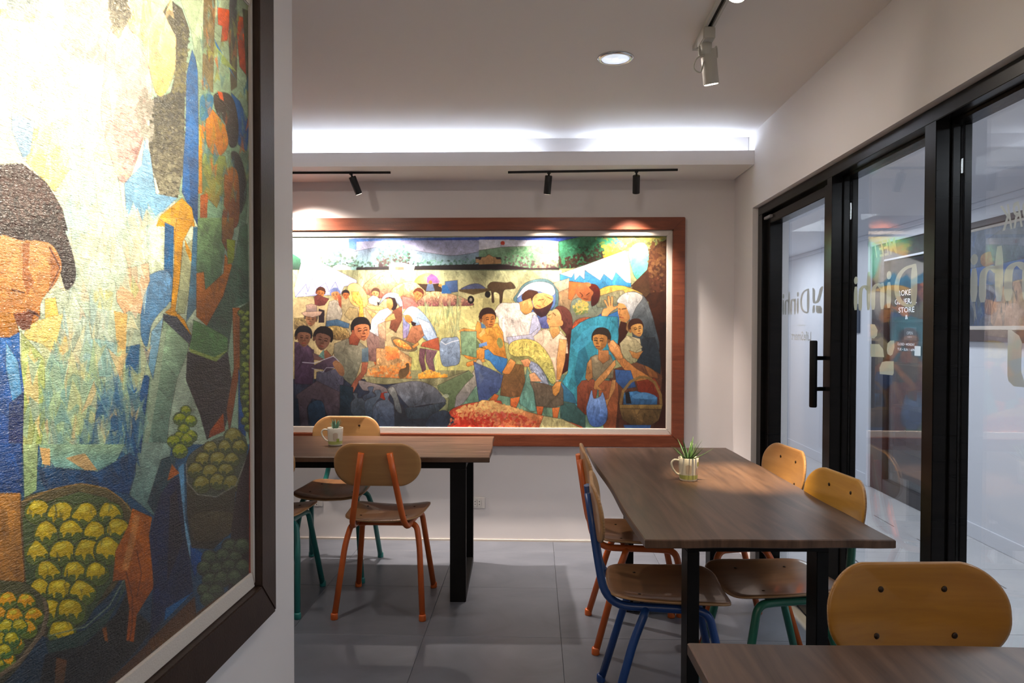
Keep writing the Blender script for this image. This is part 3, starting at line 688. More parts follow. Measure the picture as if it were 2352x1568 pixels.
LEFT='''
# ground: tall cubist folds of a shirt, blue green below
p E efe8c8>dfe4cc~60 0,0 900,0 1250,1568 0,1568
p F d4dcc0>9ab09a~120 0,0 1400,0 1400,1568 0,1568
p G 2f5c80>1c2c3a~60 0,0 1700,0 1700,1568 0,1568
# upper left faces (washed by the lamp)
p E f0e4a0>e0d8b0~6 0,60 240,110 230,160 0,120
f E 8f9a98/a8aca8/c8c0b0 420 4 9 60,0 260,0 240,90 120,120 60,60
f E b4aca0/c8b8a8/a0a098 600 4 9 450,0 760,0 860,180 700,440 520,420 420,300
b E ecd0a0>e4b070~14 880,30 1000,0 1150,60 1220,200 1230,400 1160,620 1090,660 1040,500 1000,300 900,200
b E e8bcb0>d8a49c~30 760,220 860,160 980,340 1050,560 1030,800 980,1000 900,1220 830,1250 760,1060 700,800 720,500
f E d8aca0/c89890/d8b0a8 500 3 8 800,500 1000,500 1020,800 900,1180 800,1100
b E c8a078 1060,240 1100,220 1110,420 1050,420
p E 3c3826>4a4636~14 1180,0 1260,60 1310,200 1290,420 1280,640 1275,900 1265,1180 1230,1370 1120,1380 1060,1180 1030,1000 1040,760 1100,680 1180,640 1215,520 1220,260 1130,80
f E 2c2a20/4a4634/6a6450/8a8670 900 2.5 6 1040,680 1280,620 1275,1180 1230,1370 1120,1390 1060,1200
f E 2c2818/4c4830/6a6440 420 2.5 6 1180,0 1310,200 1290,640 1200,640 1230,260
f E 4a4638/6a6454/8a8470 300 3 7 760,0 880,0 900,120 820,260 770,200
f E 7a7468/9a9488 300 3 7 1000,600 1060,700 1060,980 980,940 940,760
p E c8dccc>b0ccc0~30 480,980 620,780 700,900 820,1240 870,1568 400,1568 380,1350 490,1260
p E f0e8a0>ecd890~22 230,900 470,800 480,1180 380,1330 180,1120
p E b0c8dc>8fb0cc~10 80,780 240,840 210,1060 160,1100 80,900
# pale blue collar and blue drapery
p E 8fb4d4>7aa8c8~22 860,1270 980,1140 1000,960 1040,1060 1080,1340 1230,1370 1090,1500 1030,1568 880,1568
p E 3f6fa8>2f5c9a~20 1290,520 1330,340 1380,480 1375,900 1370,1568 1340,1500 1260,1330 1270,1100 1285,900
# green trunks and drapes at the right
p E 9aa888>6a8a70~40 1250,0 1740,0 1740,1100 1700,1568 1380,1568 1370,500 1320,200
p E 6a5a38>7a6c48~10 1410,0 1490,0 1475,640 1400,620
p E c85a34>b04a2c~6 1505,50 1600,70 1575,280 1530,290 1540,180 1510,170
p E c85c34>a8482c~6 1650,110 1690,120 1705,520 1660,460 1640,240
p E 3c3c3c>5a5038~6 1590,0 1640,0 1640,600 1600,630 1585,300
p E 4a4a28>3a3a20~10 1680,60 1740,80 1740,900 1720,800 1700,400
p E 3a6a98 1480,260 1640,560 1590,480 1500,340
p E 8a9a58 1480,300 1640,500 1540,440
p E 2f5f98>28508a~8 1600,640 1660,700 1730,860 1710,1050 1650,1000 1620,800
# first small woman
b E 3a2c1c>241c14~10 1480,660 1560,640 1620,700 1650,860 1640,1000 1590,1010 1560,860 1500,780
b E d08c3c>a86424~10 1450,760 1500,790 1560,880 1580,1000 1520,1080 1450,1040 1420,900
p E c85c34 1505,630 1540,640 1550,700 1520,680
b E 3a7090 1390,670 1450,650 1480,690 1450,800 1390,830
p E d8903c>c07c30 1380,860 1420,880 1400,1340 1375,1340
p E 7a8a48>8a7a38~16 1400,1060 1560,1080 1580,1250 1500,1440 1400,1330
b E 2a2418>1c1c18~10 1600,1060 1660,1080 1705,1240 1700,1400 1650,1480 1640,1250
b E a8682c>7a4420~10 1560,1180 1640,1180 1660,1400 1640,1568 1540,1568 1550,1400
p E b0602c>8a4a24 1385,1350 1440,1340 1430,1568 1385,1568
# yellow arm and sleeve
p E e0a840>d09430~10 1100,1500 1260,1370 1330,1440 1350,1568 1080,1568
p F e0b060>d8a040~10 1060,0 1180,0 1160,180 1120,60
p F 2a5a8a>2f6a98~10 1100,30 1160,60 1150,560 1090,560
p F e0a03c>c88c30~10 1180,0 1290,20 1220,160 1200,400 1170,620 1230,680 1280,790 1200,700 1100,630 1140,600 1160,340 1165,120
p F b8b890>98a07c~10 1220,200 1290,140 1310,300 1230,640 1180,640 1200,400
p F d8a048 1230,140 1260,200 1310,300 1270,290 1240,220
p F 3a6a8a>5a7a8a~10 1290,60 1320,60 1310,600 1240,700 1270,400
# standing green shirt
p F 7a9a68>4a6a50~30 1320,0 1480,0 1500,200 1470,420 1370,480 1310,350
p F 9a6c34>6a4424~12 1480,0 1560,0 1560,100 1520,240 1480,160
p F c87c34>9a5824~14 1310,370 1360,360 1370,480 1490,370 1500,240 1550,320 1490,520 1380,720 1310,660
p F 9aa83c>7a8a34~4 1510,140 1570,150 1560,300 1520,310
p F 4a6a50>2f4a40~30 1490,520 1570,240 1600,60 1650,40 1660,560 1560,600 1520,900 1420,960 1380,720
p F 5a8450>4a7048~20 1290,680 1400,730 1520,800 1520,890 1430,950 1260,880 1280,780
p F 98a860>7f9450 1260,870 1430,930 1520,880 1440,960 1270,900
p F 28282c>1c1c24~30 1250,890 1440,960 1520,900 1560,1200 1500,1400 1380,1480 1330,1300 1240,1080
p F a8683c>6a3c24~12 1550,600 1610,600 1600,1000 1560,1260 1530,1440 1510,1280 1560,1000
p F b0582c>7a3820~5 1400,1420 1490,1300 1500,1420 1390,1470
p F 2f5a98>244a80~6 1590,1000 1640,1200 1640,1460 1590,1420
p F 3a4a30>4a5a34~16 1600,600 1665,560 1670,1500 1640,1380 1600,1200
z F 7a8a44/9aa85c/3a4a2c 0 9 1610,640 1665,640 1665,1400 1620,1400
# big green arm with a dark cuff
p F 2c3440>3c4450~6 1090,640 1180,660 1280,790 1260,860 1140,760 1080,700
p F 8fa888>6a8a7c~26 1090,680 1260,840 1250,900 1180,1080 1130,1340 1110,1568 930,1568 960,1340 1000,1060 1060,900
p F a8b89c %.7 1060,760 1110,740 1060,1100 980,1568 950,1568 1010,1060
p G 8fa898>5a7a78~20 900,-10 1130,-10 1100,200 1050,330 1010,470 850,330 890,200
p G 2f5058>1c3440~12 1060,100 1160,60 1130,240 1060,330 1010,450 970,380
p F 8fb4c8>6a98b0~10 1010,760 1090,660 1060,860 1020,1080 990,980
p F 2a5a8c>1f4a78~16 850,1100 960,1050 1000,1050 940,1568 830,1568
p F 3a6890>2a5a8a~20 840,860 940,840 1000,900 960,1060 850,1100 800,1000
# rounded blue shoulder and peach pieces
b F 6a90b4>4a78a0~20 950,450 1000,380 1100,350 1150,420 1130,560 1060,640 1010,720 980,860 940,780 940,600
p F e0c0a0>d8ac84~14 770,420 840,340 990,300 1000,420 960,520 940,640 860,620 830,640 780,560
p F c8c088 880,380 930,480 900,540 870,480
p F ecc478>e0b058~5 300,540 370,530 400,700 330,780 300,700
p F e8d08c>dcc070~16 190,700 420,640 470,960 400,950 280,840 150,800
p F 9ac0b8>7aa098~26 500,900 620,800 760,830 740,1060 620,1060 540,1200
p F c8c890 610,420 760,500 740,620 640,600
p F d8b488 380,900 420,1000 300,850
p F 6f98a0>3f6c84~40 700,1100 860,1000 860,1568 640,1568
p F a0bca0>8fa878~40 290,920 700,1080 620,1568 320,1568
p F b0bc7c>8fa058~18 140,760 300,940 300,1500 150,1568
p F d8c88c 200,860 250,1000 270,1480 160,1150
p F dcb878 760,620 850,640 830,1100 800,1100
p F 3f6c90>2a5a88~20 640,1300 760,1100 860,1250 830,1568 600,1568
v F b8ccb8/c8d8c4/e0d8b0/a8c4c0/e4c8a8/d0dcd0 120 80 34 380,0 1050,0 1000,300 980,500 780,900 480,1000 380,600
v F 9ab8a0/a8c090/7aa098/c8c890/d8b888/6a98a0/b8cca0 130 95 34 200,900 500,800 950,900 900,1568 200,1568
v F 3f6c90/2a5a88/5a88a0/7aa098/1f4a78 60 80 30 640,1200 900,1050 960,1568 560,1568
v E c0d4c4/e8e4b8/f0e8c0/a8c8c8/d8e0c8 80 90 40 200,400 760,500 860,1200 860,1568 420,1560 380,1300
v E 4a6a50/7a9a78/3a6a88/8a8a48/5a7a78/c86a38 110 40 12 1380,0 1740,0 1740,1500 1380,1500
v E e8c48c/d8a060/f0d8b0 30 60 20 900,20 1200,20 1200,500 1080,640 920,220
# big head at the left
b F 2c1c18>1c1214~16 -40,-120 120,-180 300,-100 420,60 495,280 500,420 440,480 400,360 330,180 150,160 -40,180
p E 2f1f1c>231614~16 -20,1140 150,1130 320,1260 430,1440 470,1600 -20,1600
f E 3a2420/4a302a/5a4640/241614 900 2.5 6 0,1160 160,1140 320,1270 430,1450 450,1568 0,1568
f F 3a2420/241614/1c1010 500 2.5 6 0,0 420,60 490,300 480,440 400,340 320,160 0,150
b F d8a070>b8743c~24 -40,150 150,150 330,170 410,300 380,420 300,520 270,580 265,660 240,690 200,720 170,750 120,720 -40,620
p F 8a4a24 %.6 150,170 200,160 190,340 230,430 180,520 150,400
p F 7a3c1c>5a2c18 90,640 200,620 220,660 200,740 150,750 100,700
p F 9a5c34 %.7 330,180 410,300 380,420 320,500 340,360
b F 6a3418 180,615 240,625 250,645 200,655
l F 3a1c10 2.2 200,620 265,660
l F 3a1c10 1.6 80,480 160,500
l F 4a2414 1.4 330,200 400,330 330,480
p F b87c3c>9a6430~14 -20,620 90,640 130,760 60,810 -20,810
# blue sleeve at the left edge
p F 3a6cb0>1f4a98~40 -20,800 60,800 130,760 135,950 160,1150 150,1568 -20,1568
p F 7ab0d8>5a94c8~14 40,830 120,960 150,1200 90,1260 40,1000
p F 10305f>1a2c6a~14 60,1240 160,1160 150,1568 60,1568
p G 1f4f98>163a70~20 -20,-10 140,-10 150,320 -20,330
p G a8bc88>8aa878~14 150,0 250,0 240,300 160,360
p G 98b898>6a9898~24 250,0 820,0 740,160 620,175 360,150
p G d8b078 260,20 330,30 330,140 280,130
p G c8a878 430,90 560,60 640,170 560,170
p G 244f78>1c3f68~40 240,150 640,180 850,60 900,100 850,330 700,300 540,260 300,300
# first basket
b G 5a5030>3a3420~18 140,380 330,300 530,258 700,290 800,360 865,440 850,640 780,900 600,1100 420,1240 280,1260 180,1100 130,700
l G a08050 1.6 140,380 330,300 530,258 700,290 800,360 865,440 860,560
p G 4a5a34>34442c~10 150,480 330,370 520,310 700,350 800,430 830,520 780,850 700,950 560,1180 420,1250 300,1200 160,900
z G c4a830/dccc60/54622e 0 31 170,440 330,380 520,330 720,370 840,450 840,560 760,850 690,1000 560,1180 380,1240 230,1060 160,700
p G 3a5048>243a34~20 300,1300 560,1220 760,1060 820,880 830,940 700,1180 520,1340 320,1380
l G 7a8a74 1.4 310,1260 560,1200 720,1060 820,880
p G 1a1c18>12161a~40 300,1380 560,1320 760,1120 840,960 900,1100 1010,1200 900,1350 700,1568 260,1568
p G 6a4428>4a3420 370,1400 440,1420 420,1568 360,1568
p G 7a4a28 670,1210 700,1200 710,1300 690,1290
v G 5a5a34/3a4a34/6a6a40/2a3a30 40 34 10 150,380 860,400 840,600 600,1200 300,1240
p G b07c44>8a6034~22 -20,320 135,320 140,500 160,900 60,960 -20,960
l G 5a3a20 1.6 135,330 140,560 165,900
# basket of ripe fruit in the corner
b G 4a4a2c>2c2c20~10 -60,960 60,900 180,920 290,1010 320,1080 300,1200 160,1420 20,1568 -60,1568
z G d89a28/d8d060/5a6a2c 0 24 -20,940 160,930 270,1040 250,1200 100,1420 -20,1500
z G b8a828/e0d870/4a6a34 0 20 -20,1180 180,1120 200,1200 60,1400 -20,1460
l G 6a5a48 4 -20,1530 120,1440 280,1240 310,1120 290,1020
l G 8a7a64 1.2 -20,1515 120,1425 270,1230 300,1110
# hand
p G b86c38>8a4824~24 870,420 1000,480 980,600 1000,780 1010,940 900,1120 880,1300 830,1290 850,1080 820,890 740,900 760,700 840,540
p G d09a68 %.6 880,460 920,470 880,680 840,830 800,820 850,620
l G 5a2c18 1.4 830,840 870,1000 870,1180 850,1290
l G 5a2c18 1.2 900,700 930,850 900,1000
# dark blue skirt and stripe
p G 1c2a48>14203c~30 1060,320 1130,230 1180,210 1240,700 1270,980 1080,1140 980,1290 1010,900 980,600
p G 24242c>1a1a28~10 1120,340 1160,300 1200,640 1100,900
p G 5a88a8>7aa0b8~4 1170,150 1210,120 1220,500 1260,680 1250,760 1220,600
p G 244f88>1c3c70~8 1250,660 1340,720 1280,880 1255,780
p G 2a5a8a 1090,1080 1270,970 1080,1160
p G b0683c 1110,200 1130,130 1180,190 1100,240
z F 9aa83c/c0c060/5a7040 0 14 1190,1290 1260,1290 1300,1480 1160,1568 1180,1440
z G 9aa83c/c0c060/5a7040 0 16 1140,-20 1230,-20 1220,90 1170,110
# second basket
b G 5a6050>3c4438~8 1225,120 1280,40 1450,-50 1600,-60 1620,80 1560,260 1420,340 1290,330 1230,240
z G 8a8444/a8a470/4a5230 0 19 1240,100 1330,20 1460,-60 1600,-60 1600,90 1530,260 1420,320 1300,310 1240,220
p G 3c3a28>28261c~20 1225,240 1300,330 1420,350 1550,280 1530,560 1400,690 1260,680 1230,460
l G 8a8a80 1.2 1225,130 1230,250 1300,330 1420,345 1550,270 1620,90
b G 4a4430>3a3424~10 1260,470 1380,440 1540,460 1500,600 1300,640 1260,560
p G 2a1c1c>1a1418~30 1560,280 1620,90 1648,0 1648,850 1500,960 1520,560
z G 44503c/5c6850/2a3428 0 17 1290,880 1330,760 1480,680 1560,600 1620,620 1600,860 1460,950 1300,1110
p G 3a2414>5a3818~30 980,1290 1280,1000 1290,1110 1640,860 1640,900 950,1400 900,1420
p G 4a2c18>3a2414~10 700,1568 980,1300 1000,1390 760,1568
p W 8a3428 574,0 580,0 580,1320 572,1320
'''
CORR='''
p W 6a7890>4a5468~60 0,0 420,0 420,180 0,180
v W 8a96a8/5a6a88/3a5080/a09888/7a8a80/484c58 120 50 18 0,0 420,0 420,180 0,180
p W 3f66a8>2f4f88~10 0,70 420,60 420,100 0,105
b W b8a878>9a7a60 10,12 24,8 32,20 28,44 16,48 8,30
b W a87a40>8a5a38 70,48 100,44 120,60 90,70 70,64
p W 707880>505868~14 90,20 160,0 240,10 230,60 110,70
b W c8a080>a07a68~6 120,120 180,100 260,110 240,180 110,180
v W 5a6068/7a7880/404858/90887a 60 40 14 0,100 420,100 420,180 0,180
'''
# ---------------------------------------------------------------- room shell
fl=struct('floor')
box('screed',-3.0,1.34,-2.6,4.9,-.06,-.006,GROUT,fl)
tv=boxv(-.3038,.3038,-.3038,.3038,-.006,0)
t0=obj('tile',tv,BF,T_IN,fl); bevel(t0,.0012,1); first=True
for ix in range(-4,3):
    for iy in range(-7,3):
        x=-.4906+.6088*(ix+.5); y=3.165+.6088*(iy+.5)
        if y>4.7 or x>1.5: continue
        t=t0 if first else t0.copy()
        if not first: COL.objects.link(t)
        first=False; t.parent=fl; t.location=(x,y,0)
        t.rotation_euler=(0,0,random.choice((0,math.pi)))
fo=struct('floor_outside')
box('screed',1.52,3.2,-2.6,9.4,-.08,-.018,GROUT2,fo)
t0=obj('tile',boxv(-.2982,.2982,-.2982,.2982,-.018,-.012),BF,T_OUT,fo); first=True
for ix in range(3):
    for iy in range(-4,16):
        x=1.62+.6*ix; y=.3+.6*iy-(.3 if ix%2 else 0)
        t=t0 if first else t0.copy()
        if not first: COL.objects.link(t)
        first=False; t.parent=fo; t.location=(x,y,0); t.rotation_euler=(0,0,math.atan(-SL))
tag(box('ceiling',-3.0,1.6,-2.6,YBEAM+.115,CEIL,CEIL+.08,W_CEIL),kind='structure')
cv=struct('ceiling_soffit')
box('soffit_board',-3.0,1.25+.0,YBEAM,YB+.05,SOF,SOF+.025,W_CEIL,cv)
box('cove_lip',-3.0,1.25,YBEAM,YBEAM+.018,SOF+.025,SOF+.08,W_WALL,cv)
box('cove_back',-3.0,1.25,YBEAM+.115,YBEAM+.13,SOF+.025,CEIL,W_WALL,cv)
tag(box('wall_back',-3.0,1.6,YB,YB+.12,-.06,CEIL+.08,W_WALL),kind='structure')
wr=struct('wall_right')
sbox('pier',X0,0,.14,4.193,YB+.05,-.06,CEIL+.02,W_WALL,wr)
sbox('header',X0,0,.14,-2.6,4.193,2.067,CEIL+.02,W_WALL,wr)
tag(sbox('wall_left',XLW,-.14,0,-2.6,2.165,-.06,CEIL+.02,W_WALL),kind='structure')
tag(box('wall_front',-3.0,3.2,-2.72,-2.6,-.06,CEIL+.08,W_WALL),kind='structure')
tag(box('wall_side',-3.12,-3.0,-2.7,4.7,-.06,CEIL+.08,W_WALL),kind='structure')
# LED strips in the cove trough
led=thing('led_strip_light','pair of cool white light strips glowing inside the ceiling cove above the track lamps','light strip',(0,0,0))
for i,(a,b) in enumerate(((-2.9,.02),(.30,1.2))):
    box('light_strip',a,b,YBEAM+.092,YBEAM+.108,SOF+.058,SOF+.064,LEDM,led)
# ---------------------------------------------------------------- glazed front: door and two windows
def mullion(par,y0,y1,z0,z1):
    sbox('mullion',X0,.03,.072,y0,y1,z0,z1,BLACK,par,.002)
    sbox('mullion_core',X0,.072,.08,y0+.008,y1-.008,z0,z1,MBLACK,par)
    sbox('mullion',X0,.08,.104,y0-.002,y1+.002,z0,z1,BLACK,par,.002)
    sbox('mullion',X0,.116,.14,y0-.002,y1+.002,z0,z1,BLACK,par,.002)
hd=struct('trim_1')
sbox('head_rail',X0,.03,.075,-1.0,4.19,2.018,2.066,BLACK,hd,.002); sbox('head_rail_back',X0,.077,.14,-1.0,4.19,2.006,2.066,BLACK,hd,.002)
sbox('sill_rail',X0,.05,.14,-1.0,3.16,0,.045,BLACK,hd,.002)
def pane(name,y0,y1,z0,z1,par,off=.11,base=X0):
    return sbox(name,base,off-.003,off+.003,y0,y1,z0,z1,GLASS,par)
d1=struct('door_1')
sbox('jamb',X0,.03,.14,4.11,4.19,0,2.02,BLACK,d1,.002)
sbox('hinge_stile',X0,.055,.125,4.045,4.108,.01,2.0,BLACK,d1,.003)
sbox('lock_stile',X0,.04,.125,3.165,3.215,.01,2.0,BLACK,d1,.003)
sbox('top_rail',X0,.055,.125,3.215,4.045,1.957,2.004,BLACK,d1,.003)
sbox('bottom_rail',X0,.055,.125,3.215,4.045,.01,.09,BLACK,d1,.003)
sbox('closer_arm',X0,.04,.06,4.00,4.12,1.985,2.0,GREYPL,d1,.002)
pd1=pane('glass_pane',3.20,4.05,.085,1.962,d1)
hx=X0-.016+SL*3.19
hh=tube('pull_handle',[Vector((hx,3.175,1.028)),Vector((hx,3.175,1.032)),Vector((hx,3.175,1.316)),Vector((hx,3.175,1.320))],.016,MBLACK,d1,20,radii=[.013,.016,.016,.013])
for zz in (1.108,1.243): tube('handle_post',[Vector((hx,3.178,zz)),Vector((hx+.065,3.19,zz))],.009,MBLACK,hh,12)
w1=struct('window_1'); mullion(w1,3.105,3.16,0,2.02); p1=pane('glass_pane',2.35,3.105,.045,2.010,w1)
w2=struct('window_2'); mullion(w2,2.282,2.350,0,2.02); p2=pane('glass_pane',1.48,2.282,.045,2.010,w2)
w3=struct('window_3'); mullion(w3,1.41,1.48,0,2.02); pane('glass_pane',-.9,1.41,.045,2.010,w3); mullion(w3,-.97,-.9,0,2.02)
# ---- lettering: flat vinyl pieces on the outside of the panes
def on_wall(base,off,P): return [(base+off+SL*y,y,z) for y,z in P]
def vinyl(name,polys,m,par,base=X0,off=.1145):
    v=[];f=[]
    for P in polys: n=len(v); v+=on_wall(base,off,P); f.append(tuple(range(n,n+len(P))))
    o=obj(name,v,f,m,par); return o
def ribbon(P,w):
    """closed outline of a stroke with rounded ends"""
    P=[Vector(p) for p in smoothline([(a,b,0) for a,b in P],6)]; L=[];R=[]
    for i,p in enumerate(P):
        t=(P[min(i+1,len(P)-1)]-P[max(i-1,0)]).normalized(); n=Vector((-t.y,t.x,0)); e=min(i,len(P)-1-i); k=w/2*min(1,.55+.25*e)
        L.append(p+n*k);R.append(p-n*k)
    return [[L[i],L[i+1],R[i+1],R[i]] for i in range(len(P)-1)]
def wordmark(y_start,y_end,z0,z1,name,m,par):
    """the round-stroked word Dinhi, read from outside"""
    w=.085;Q=[]
    Q+=ribbon([(.045,1),(.045,.05)],w); Q+=ribbon([(.045,.965),(.16,.93),(.25,.78),(.285,.5),(.25,.22),(.16,.07),(.045,.035)],w*.8)
    def dot(x): return [[Vector((x+.036*math.cos(a),.83+.105*math.sin(a),0)) for a in [math.pi*k/8 for k in range(16)]]]
    for x in (.40,.955): Q+=ribbon([(x,.66),(x,.02)],w*.82)+dot(x)
    for x,top in ((.50,.66),(.725,1.0)):
        Q+=ribbon([(x,top),(x,.0)],w*.82); Q+=ribbon([(x+.01,.52),(x+.06,.63),(x+.12,.6),(x+.145,.45),(x+.145,.0)],w*.8)
    polys=[[(y_start+(y_end-y_start)*q.x,z0+(z1-z0)*q.y) for q in p] for p in Q]
    return vinyl(name,polys,m,par)
def text(name,s,ya,yb,z0,z1,m,par,base=X0,off=.1145,shear=0):
    cu=bpy.data.curves.new('t','FONT'); cu.body=s; cu.size=1; cu.resolution_u=3; cu.offset=.01
    to=bpy.data.objects.new('t',cu); COL.objects.link(to); to.data.shear=shear
    bpy.context.view_layer.update(); me=to.evaluated_get(bpy.context.evaluated_depsgraph_get()).to_mesh()
    V=np.array([v.co[:2] for v in me.vertices]); F=[tuple(p.vertices) for p in me.polygons]; mn=V.min(0); sp=np.ptp(V,axis=0)
    U=(V-mn)/sp; P=[(ya+(yb-ya)*u,z0+(z1-z0)*v) for u,v in U]
    bpy.data.objects.remove(to); return obj(name,on_wall(base,off,P),F,m,par)
wordmark(3.594,4.012,1.447,1.570,'lettering',DECAL,pd1)
text('small_lettering','powered by',3.655,3.775,1.383,1.394,DECAL,pd1)
text('small_lettering','LifeSmart',3.567,3.855,1.312,1.358,DECAL,pd1)
vinyl('leaf_emblem',[[(3.556,1.571),(3.54,1.569),(3.518,1.554),(3.52,1.52),(3.516,1.501),(3.519,1.492),(3.544,1.496),(3.554,1.508)],[(3.516,1.501),(3.495,1.51),(3.46,1.562),(3.433,1.572),(3.419,1.569),(3.419,1.562),(3.453,1.508),(3.476,1.496),(3.519,1.492)],
 [(3.544,1.486),(3.522,1.486),(3.519,1.454),(3.537,1.447),(3.555,1.448),(3.553,1.475)],[(3.503,1.485),(3.497,1.482),(3.449,1.48),(3.431,1.467),(3.43,1.444),(3.487,1.445),(3.506,1.453),(3.509,1.474)]],DECAL,pd1)
wordmark(2.553,3.082,1.447,1.600,'lettering',DECALY,p1)
text('slanted_lettering','MEET',2.703,2.912,1.650,1.712,DECALY,p1,shear=.35)
vinyl('leaf_emblem',[[(2.917,1.391),(2.879,1.389),(2.854,1.367),(2.859,1.345),(2.883,1.334),(2.912,1.334)],[(2.915,1.311),(2.839,1.312),(2.806,1.294),(2.797,1.263),(2.913,1.26)],
 [(2.748,1.327),(2.717,1.328),(2.715,1.301),(2.729,1.276),(2.746,1.27),(2.769,1.276),(2.775,1.291),(2.77,1.316)],[(2.831,1.196),(2.835,1.22),(2.814,1.243),(2.782,1.248),(2.72,1.251),(2.718,1.206),(2.727,1.198)]],DECALY,p1)
wordmark(1.715,2.243,1.450,1.608,'lettering',DECAL,p2)
text('slanted_lettering','WORK',1.875,2.098,1.648,1.722,DECAL,p2,shear=.35)
vinyl('leaf_emblem',[[(2.055,1.369),(2.041,1.369),(2.006,1.353),(1.994,1.335),(1.995,1.255),(1.981,1.228),(1.976,1.214),(2.025,1.213),(2.049,1.226),(2.054,1.241)],[(1.96,1.37),(1.91,1.37),(1.88,1.32),(1.93,1.24),(1.965,1.225)]],DECAL,p2)
# ---------------------------------------------------------------- corridor outside
SY0,SY1=5.15,6.39
wc=struct('wall_corridor')
sbox('wall_panel',XC,0,.12,-2.6,SY0,-.08,2.35,W_EXT,wc); sbox('wall_panel',XC,0,.12,SY1,9.4,-.08,2.35,W_EXT,wc); sbox('wall_header',XC,0,.12,SY0,SY1,2.09,2.35,W_EXT,wc)
tag(sbox('baseboard_corridor',XC,-.012,0,-2.6,SY0,-.012,.085,W_EXT,None,.002),kind='structure')
tag(sbox('baseboard_corridor',XC,-.012,0,SY1+.06,9.3,-.012,.085,W_EXT,None,.002),kind='structure')
tag(box('ceiling_corridor',1.30,3.4,-2.6,9.4,2.204,2.30,W_EXT),kind='structure')
tag(sbox('trim_2',XC,-.02,0,-2.6,9.3,2.165,2.204,W_EXT,None,.004),kind='structure')
tag(box('wall_corridor_end',1.45,3.2,9.3,9.42,-.08,2.35,W_EXT),kind='structure')
tag(sbox('wall_outside',X0,0,.14,YB+.12,9.4,-.08,2.35,W_EXT),kind='structure')
d2=struct('door_2')
DKBR=mat('dark_brown_timber',(.028,.022,.024),.4,noise=((12,12,2),(.05,.04,.04),.5))
sbox('architrave',XC,-.02,.02,SY1-.005,SY1+.05,-.012,2.14,W_EXT,d2,.004); sbox('architrave',XC,-.02,.02,SY0-.05,SY0+.005,-.012,2.14,W_EXT,d2,.004); sbox('architrave',XC,-.02,.02,SY0-.05,SY1+.05,2.09,2.14,W_EXT,d2,.004)
sbox('door_jamb',XC,.0,.09,6.16,SY1,-.012,2.09,DKBR,d2,.004); sbox('door_jamb',XC,.0,.09,SY0,5.30,-.012,2.09,DKBR,d2,.004)
sbox('door_head',XC,.0,.09,5.30,6.16,1.947,2.09,DKBR,d2,.004); sbox('door_bottom',XC,.0,.09,5.30,6.16,-.012,.104,DKBR,d2,.004)
sbox('glazing_bead',XC,-.006,.01,5.30,6.16,1.94,1.955,W_EXT,d2,.002)
pd=pane('glass_pane',5.29,6.17,.10,1.95,d2,.03,XC)
def stext(s,a,b,z0,z1): text('lettering',s,a,b,z0,z1,WHTINK,pd,XC,.024)
stext('BROKEN',6.01,5.70,1.640,1.685); stext('GENERAL',6.02,5.665,1.572,1.615); stext('STORE',5.955,5.700,1.504,1.547); stext('&',5.845,5.80,1.450,1.484)
stext('CLOSED \u2022 MONDAY',5.965,5.69,1.240,1.260); stext('TUE \u2022 SUN 1-6PM',5.965,5.68,1.198,1.218)
sg=thing('open_sign','small dark hanging board reading OPEN behind the shop door glass','sign')
sbox('board',XC,.036,.042,5.69,5.885,1.285,1.385,mat('slate',(.05,.05,.055),.6),sg,.001); text('lettering','OPEN',5.84,5.745,1.328,1.352,WHTINK,sg,XC,.0355)
text('lettering','COME IN',5.83,5.76,1.305,1.313,WHTINK,sg,XC,.0355)
o=sbox('paper_tag',XC,.024,.0255,5.60,5.69,1.165,1.24,WHTPL); tag(o,'pale paper tag taped to the dark shop door glass, below the white hours lettering','paper')
# shop interior
sh=struct('wall_shop')
DKB=mat('shop_blue_grey',(.055,.075,.115),.7)
for nm,b in (('wall_panel',(4.6,4.7,4.6,7.2,-.08,2.5)),('wall_panel',(2.99,4.7,7.1,7.2,-.08,2.5)),('wall_panel',(2.99,4.7,4.5,4.6,-.08,2.5)),('wall_panel',(2.99,4.7,4.5,7.2,2.5,2.6))): box(nm,*b,DKB,sh)
tag(box('floor_shop',2.96,4.7,4.5,7.2,-.08,-.012,mat('shop_floor',(.12,.12,.14),.4)),kind='structure')
sf=thing('display_shelf','dark metal display shelf standing inside the shop behind its glass door','shelf',(3.75,6.5,-.012))
for x in (-.35,.35):
    for y in (-.45,.45): box('upright',x-.012,x+.012,y-.012,y+.012,0,1.8,MBLACK,sf)
for z in (.25,.65,1.05,1.45): box('shelf',-.36,.36,-.46,.46,z,z+.02,GREYPL,sf)
cols=((.30,.10,.09),(.10,.22,.34),(.42,.40,.36),(.16,.12,.10)); k=0
for z in (.27,.67,1.07,1.47):
    for y in (-.3,0,.28):
        c=cols[k%4]; hgt=(.2,.14,.24,.17)[k%4]
        o=box('storage_box',3.5,3.5+.3,6.5+y-.1,6.5+y+.1,z-.012,z-.012+hgt,mat('carton_%d'%(k%4),c,.7),None,.004)
        tag(o,'%s carton on the %s shelf inside the shop, %s'%(('red-brown','blue','pale grey','dark brown')[k%4],('lowest','second','third','top')[k//3],('nearest the viewer','in the middle','farthest along')[k%3]),'box','cartons on the shop shelf'); k+=1
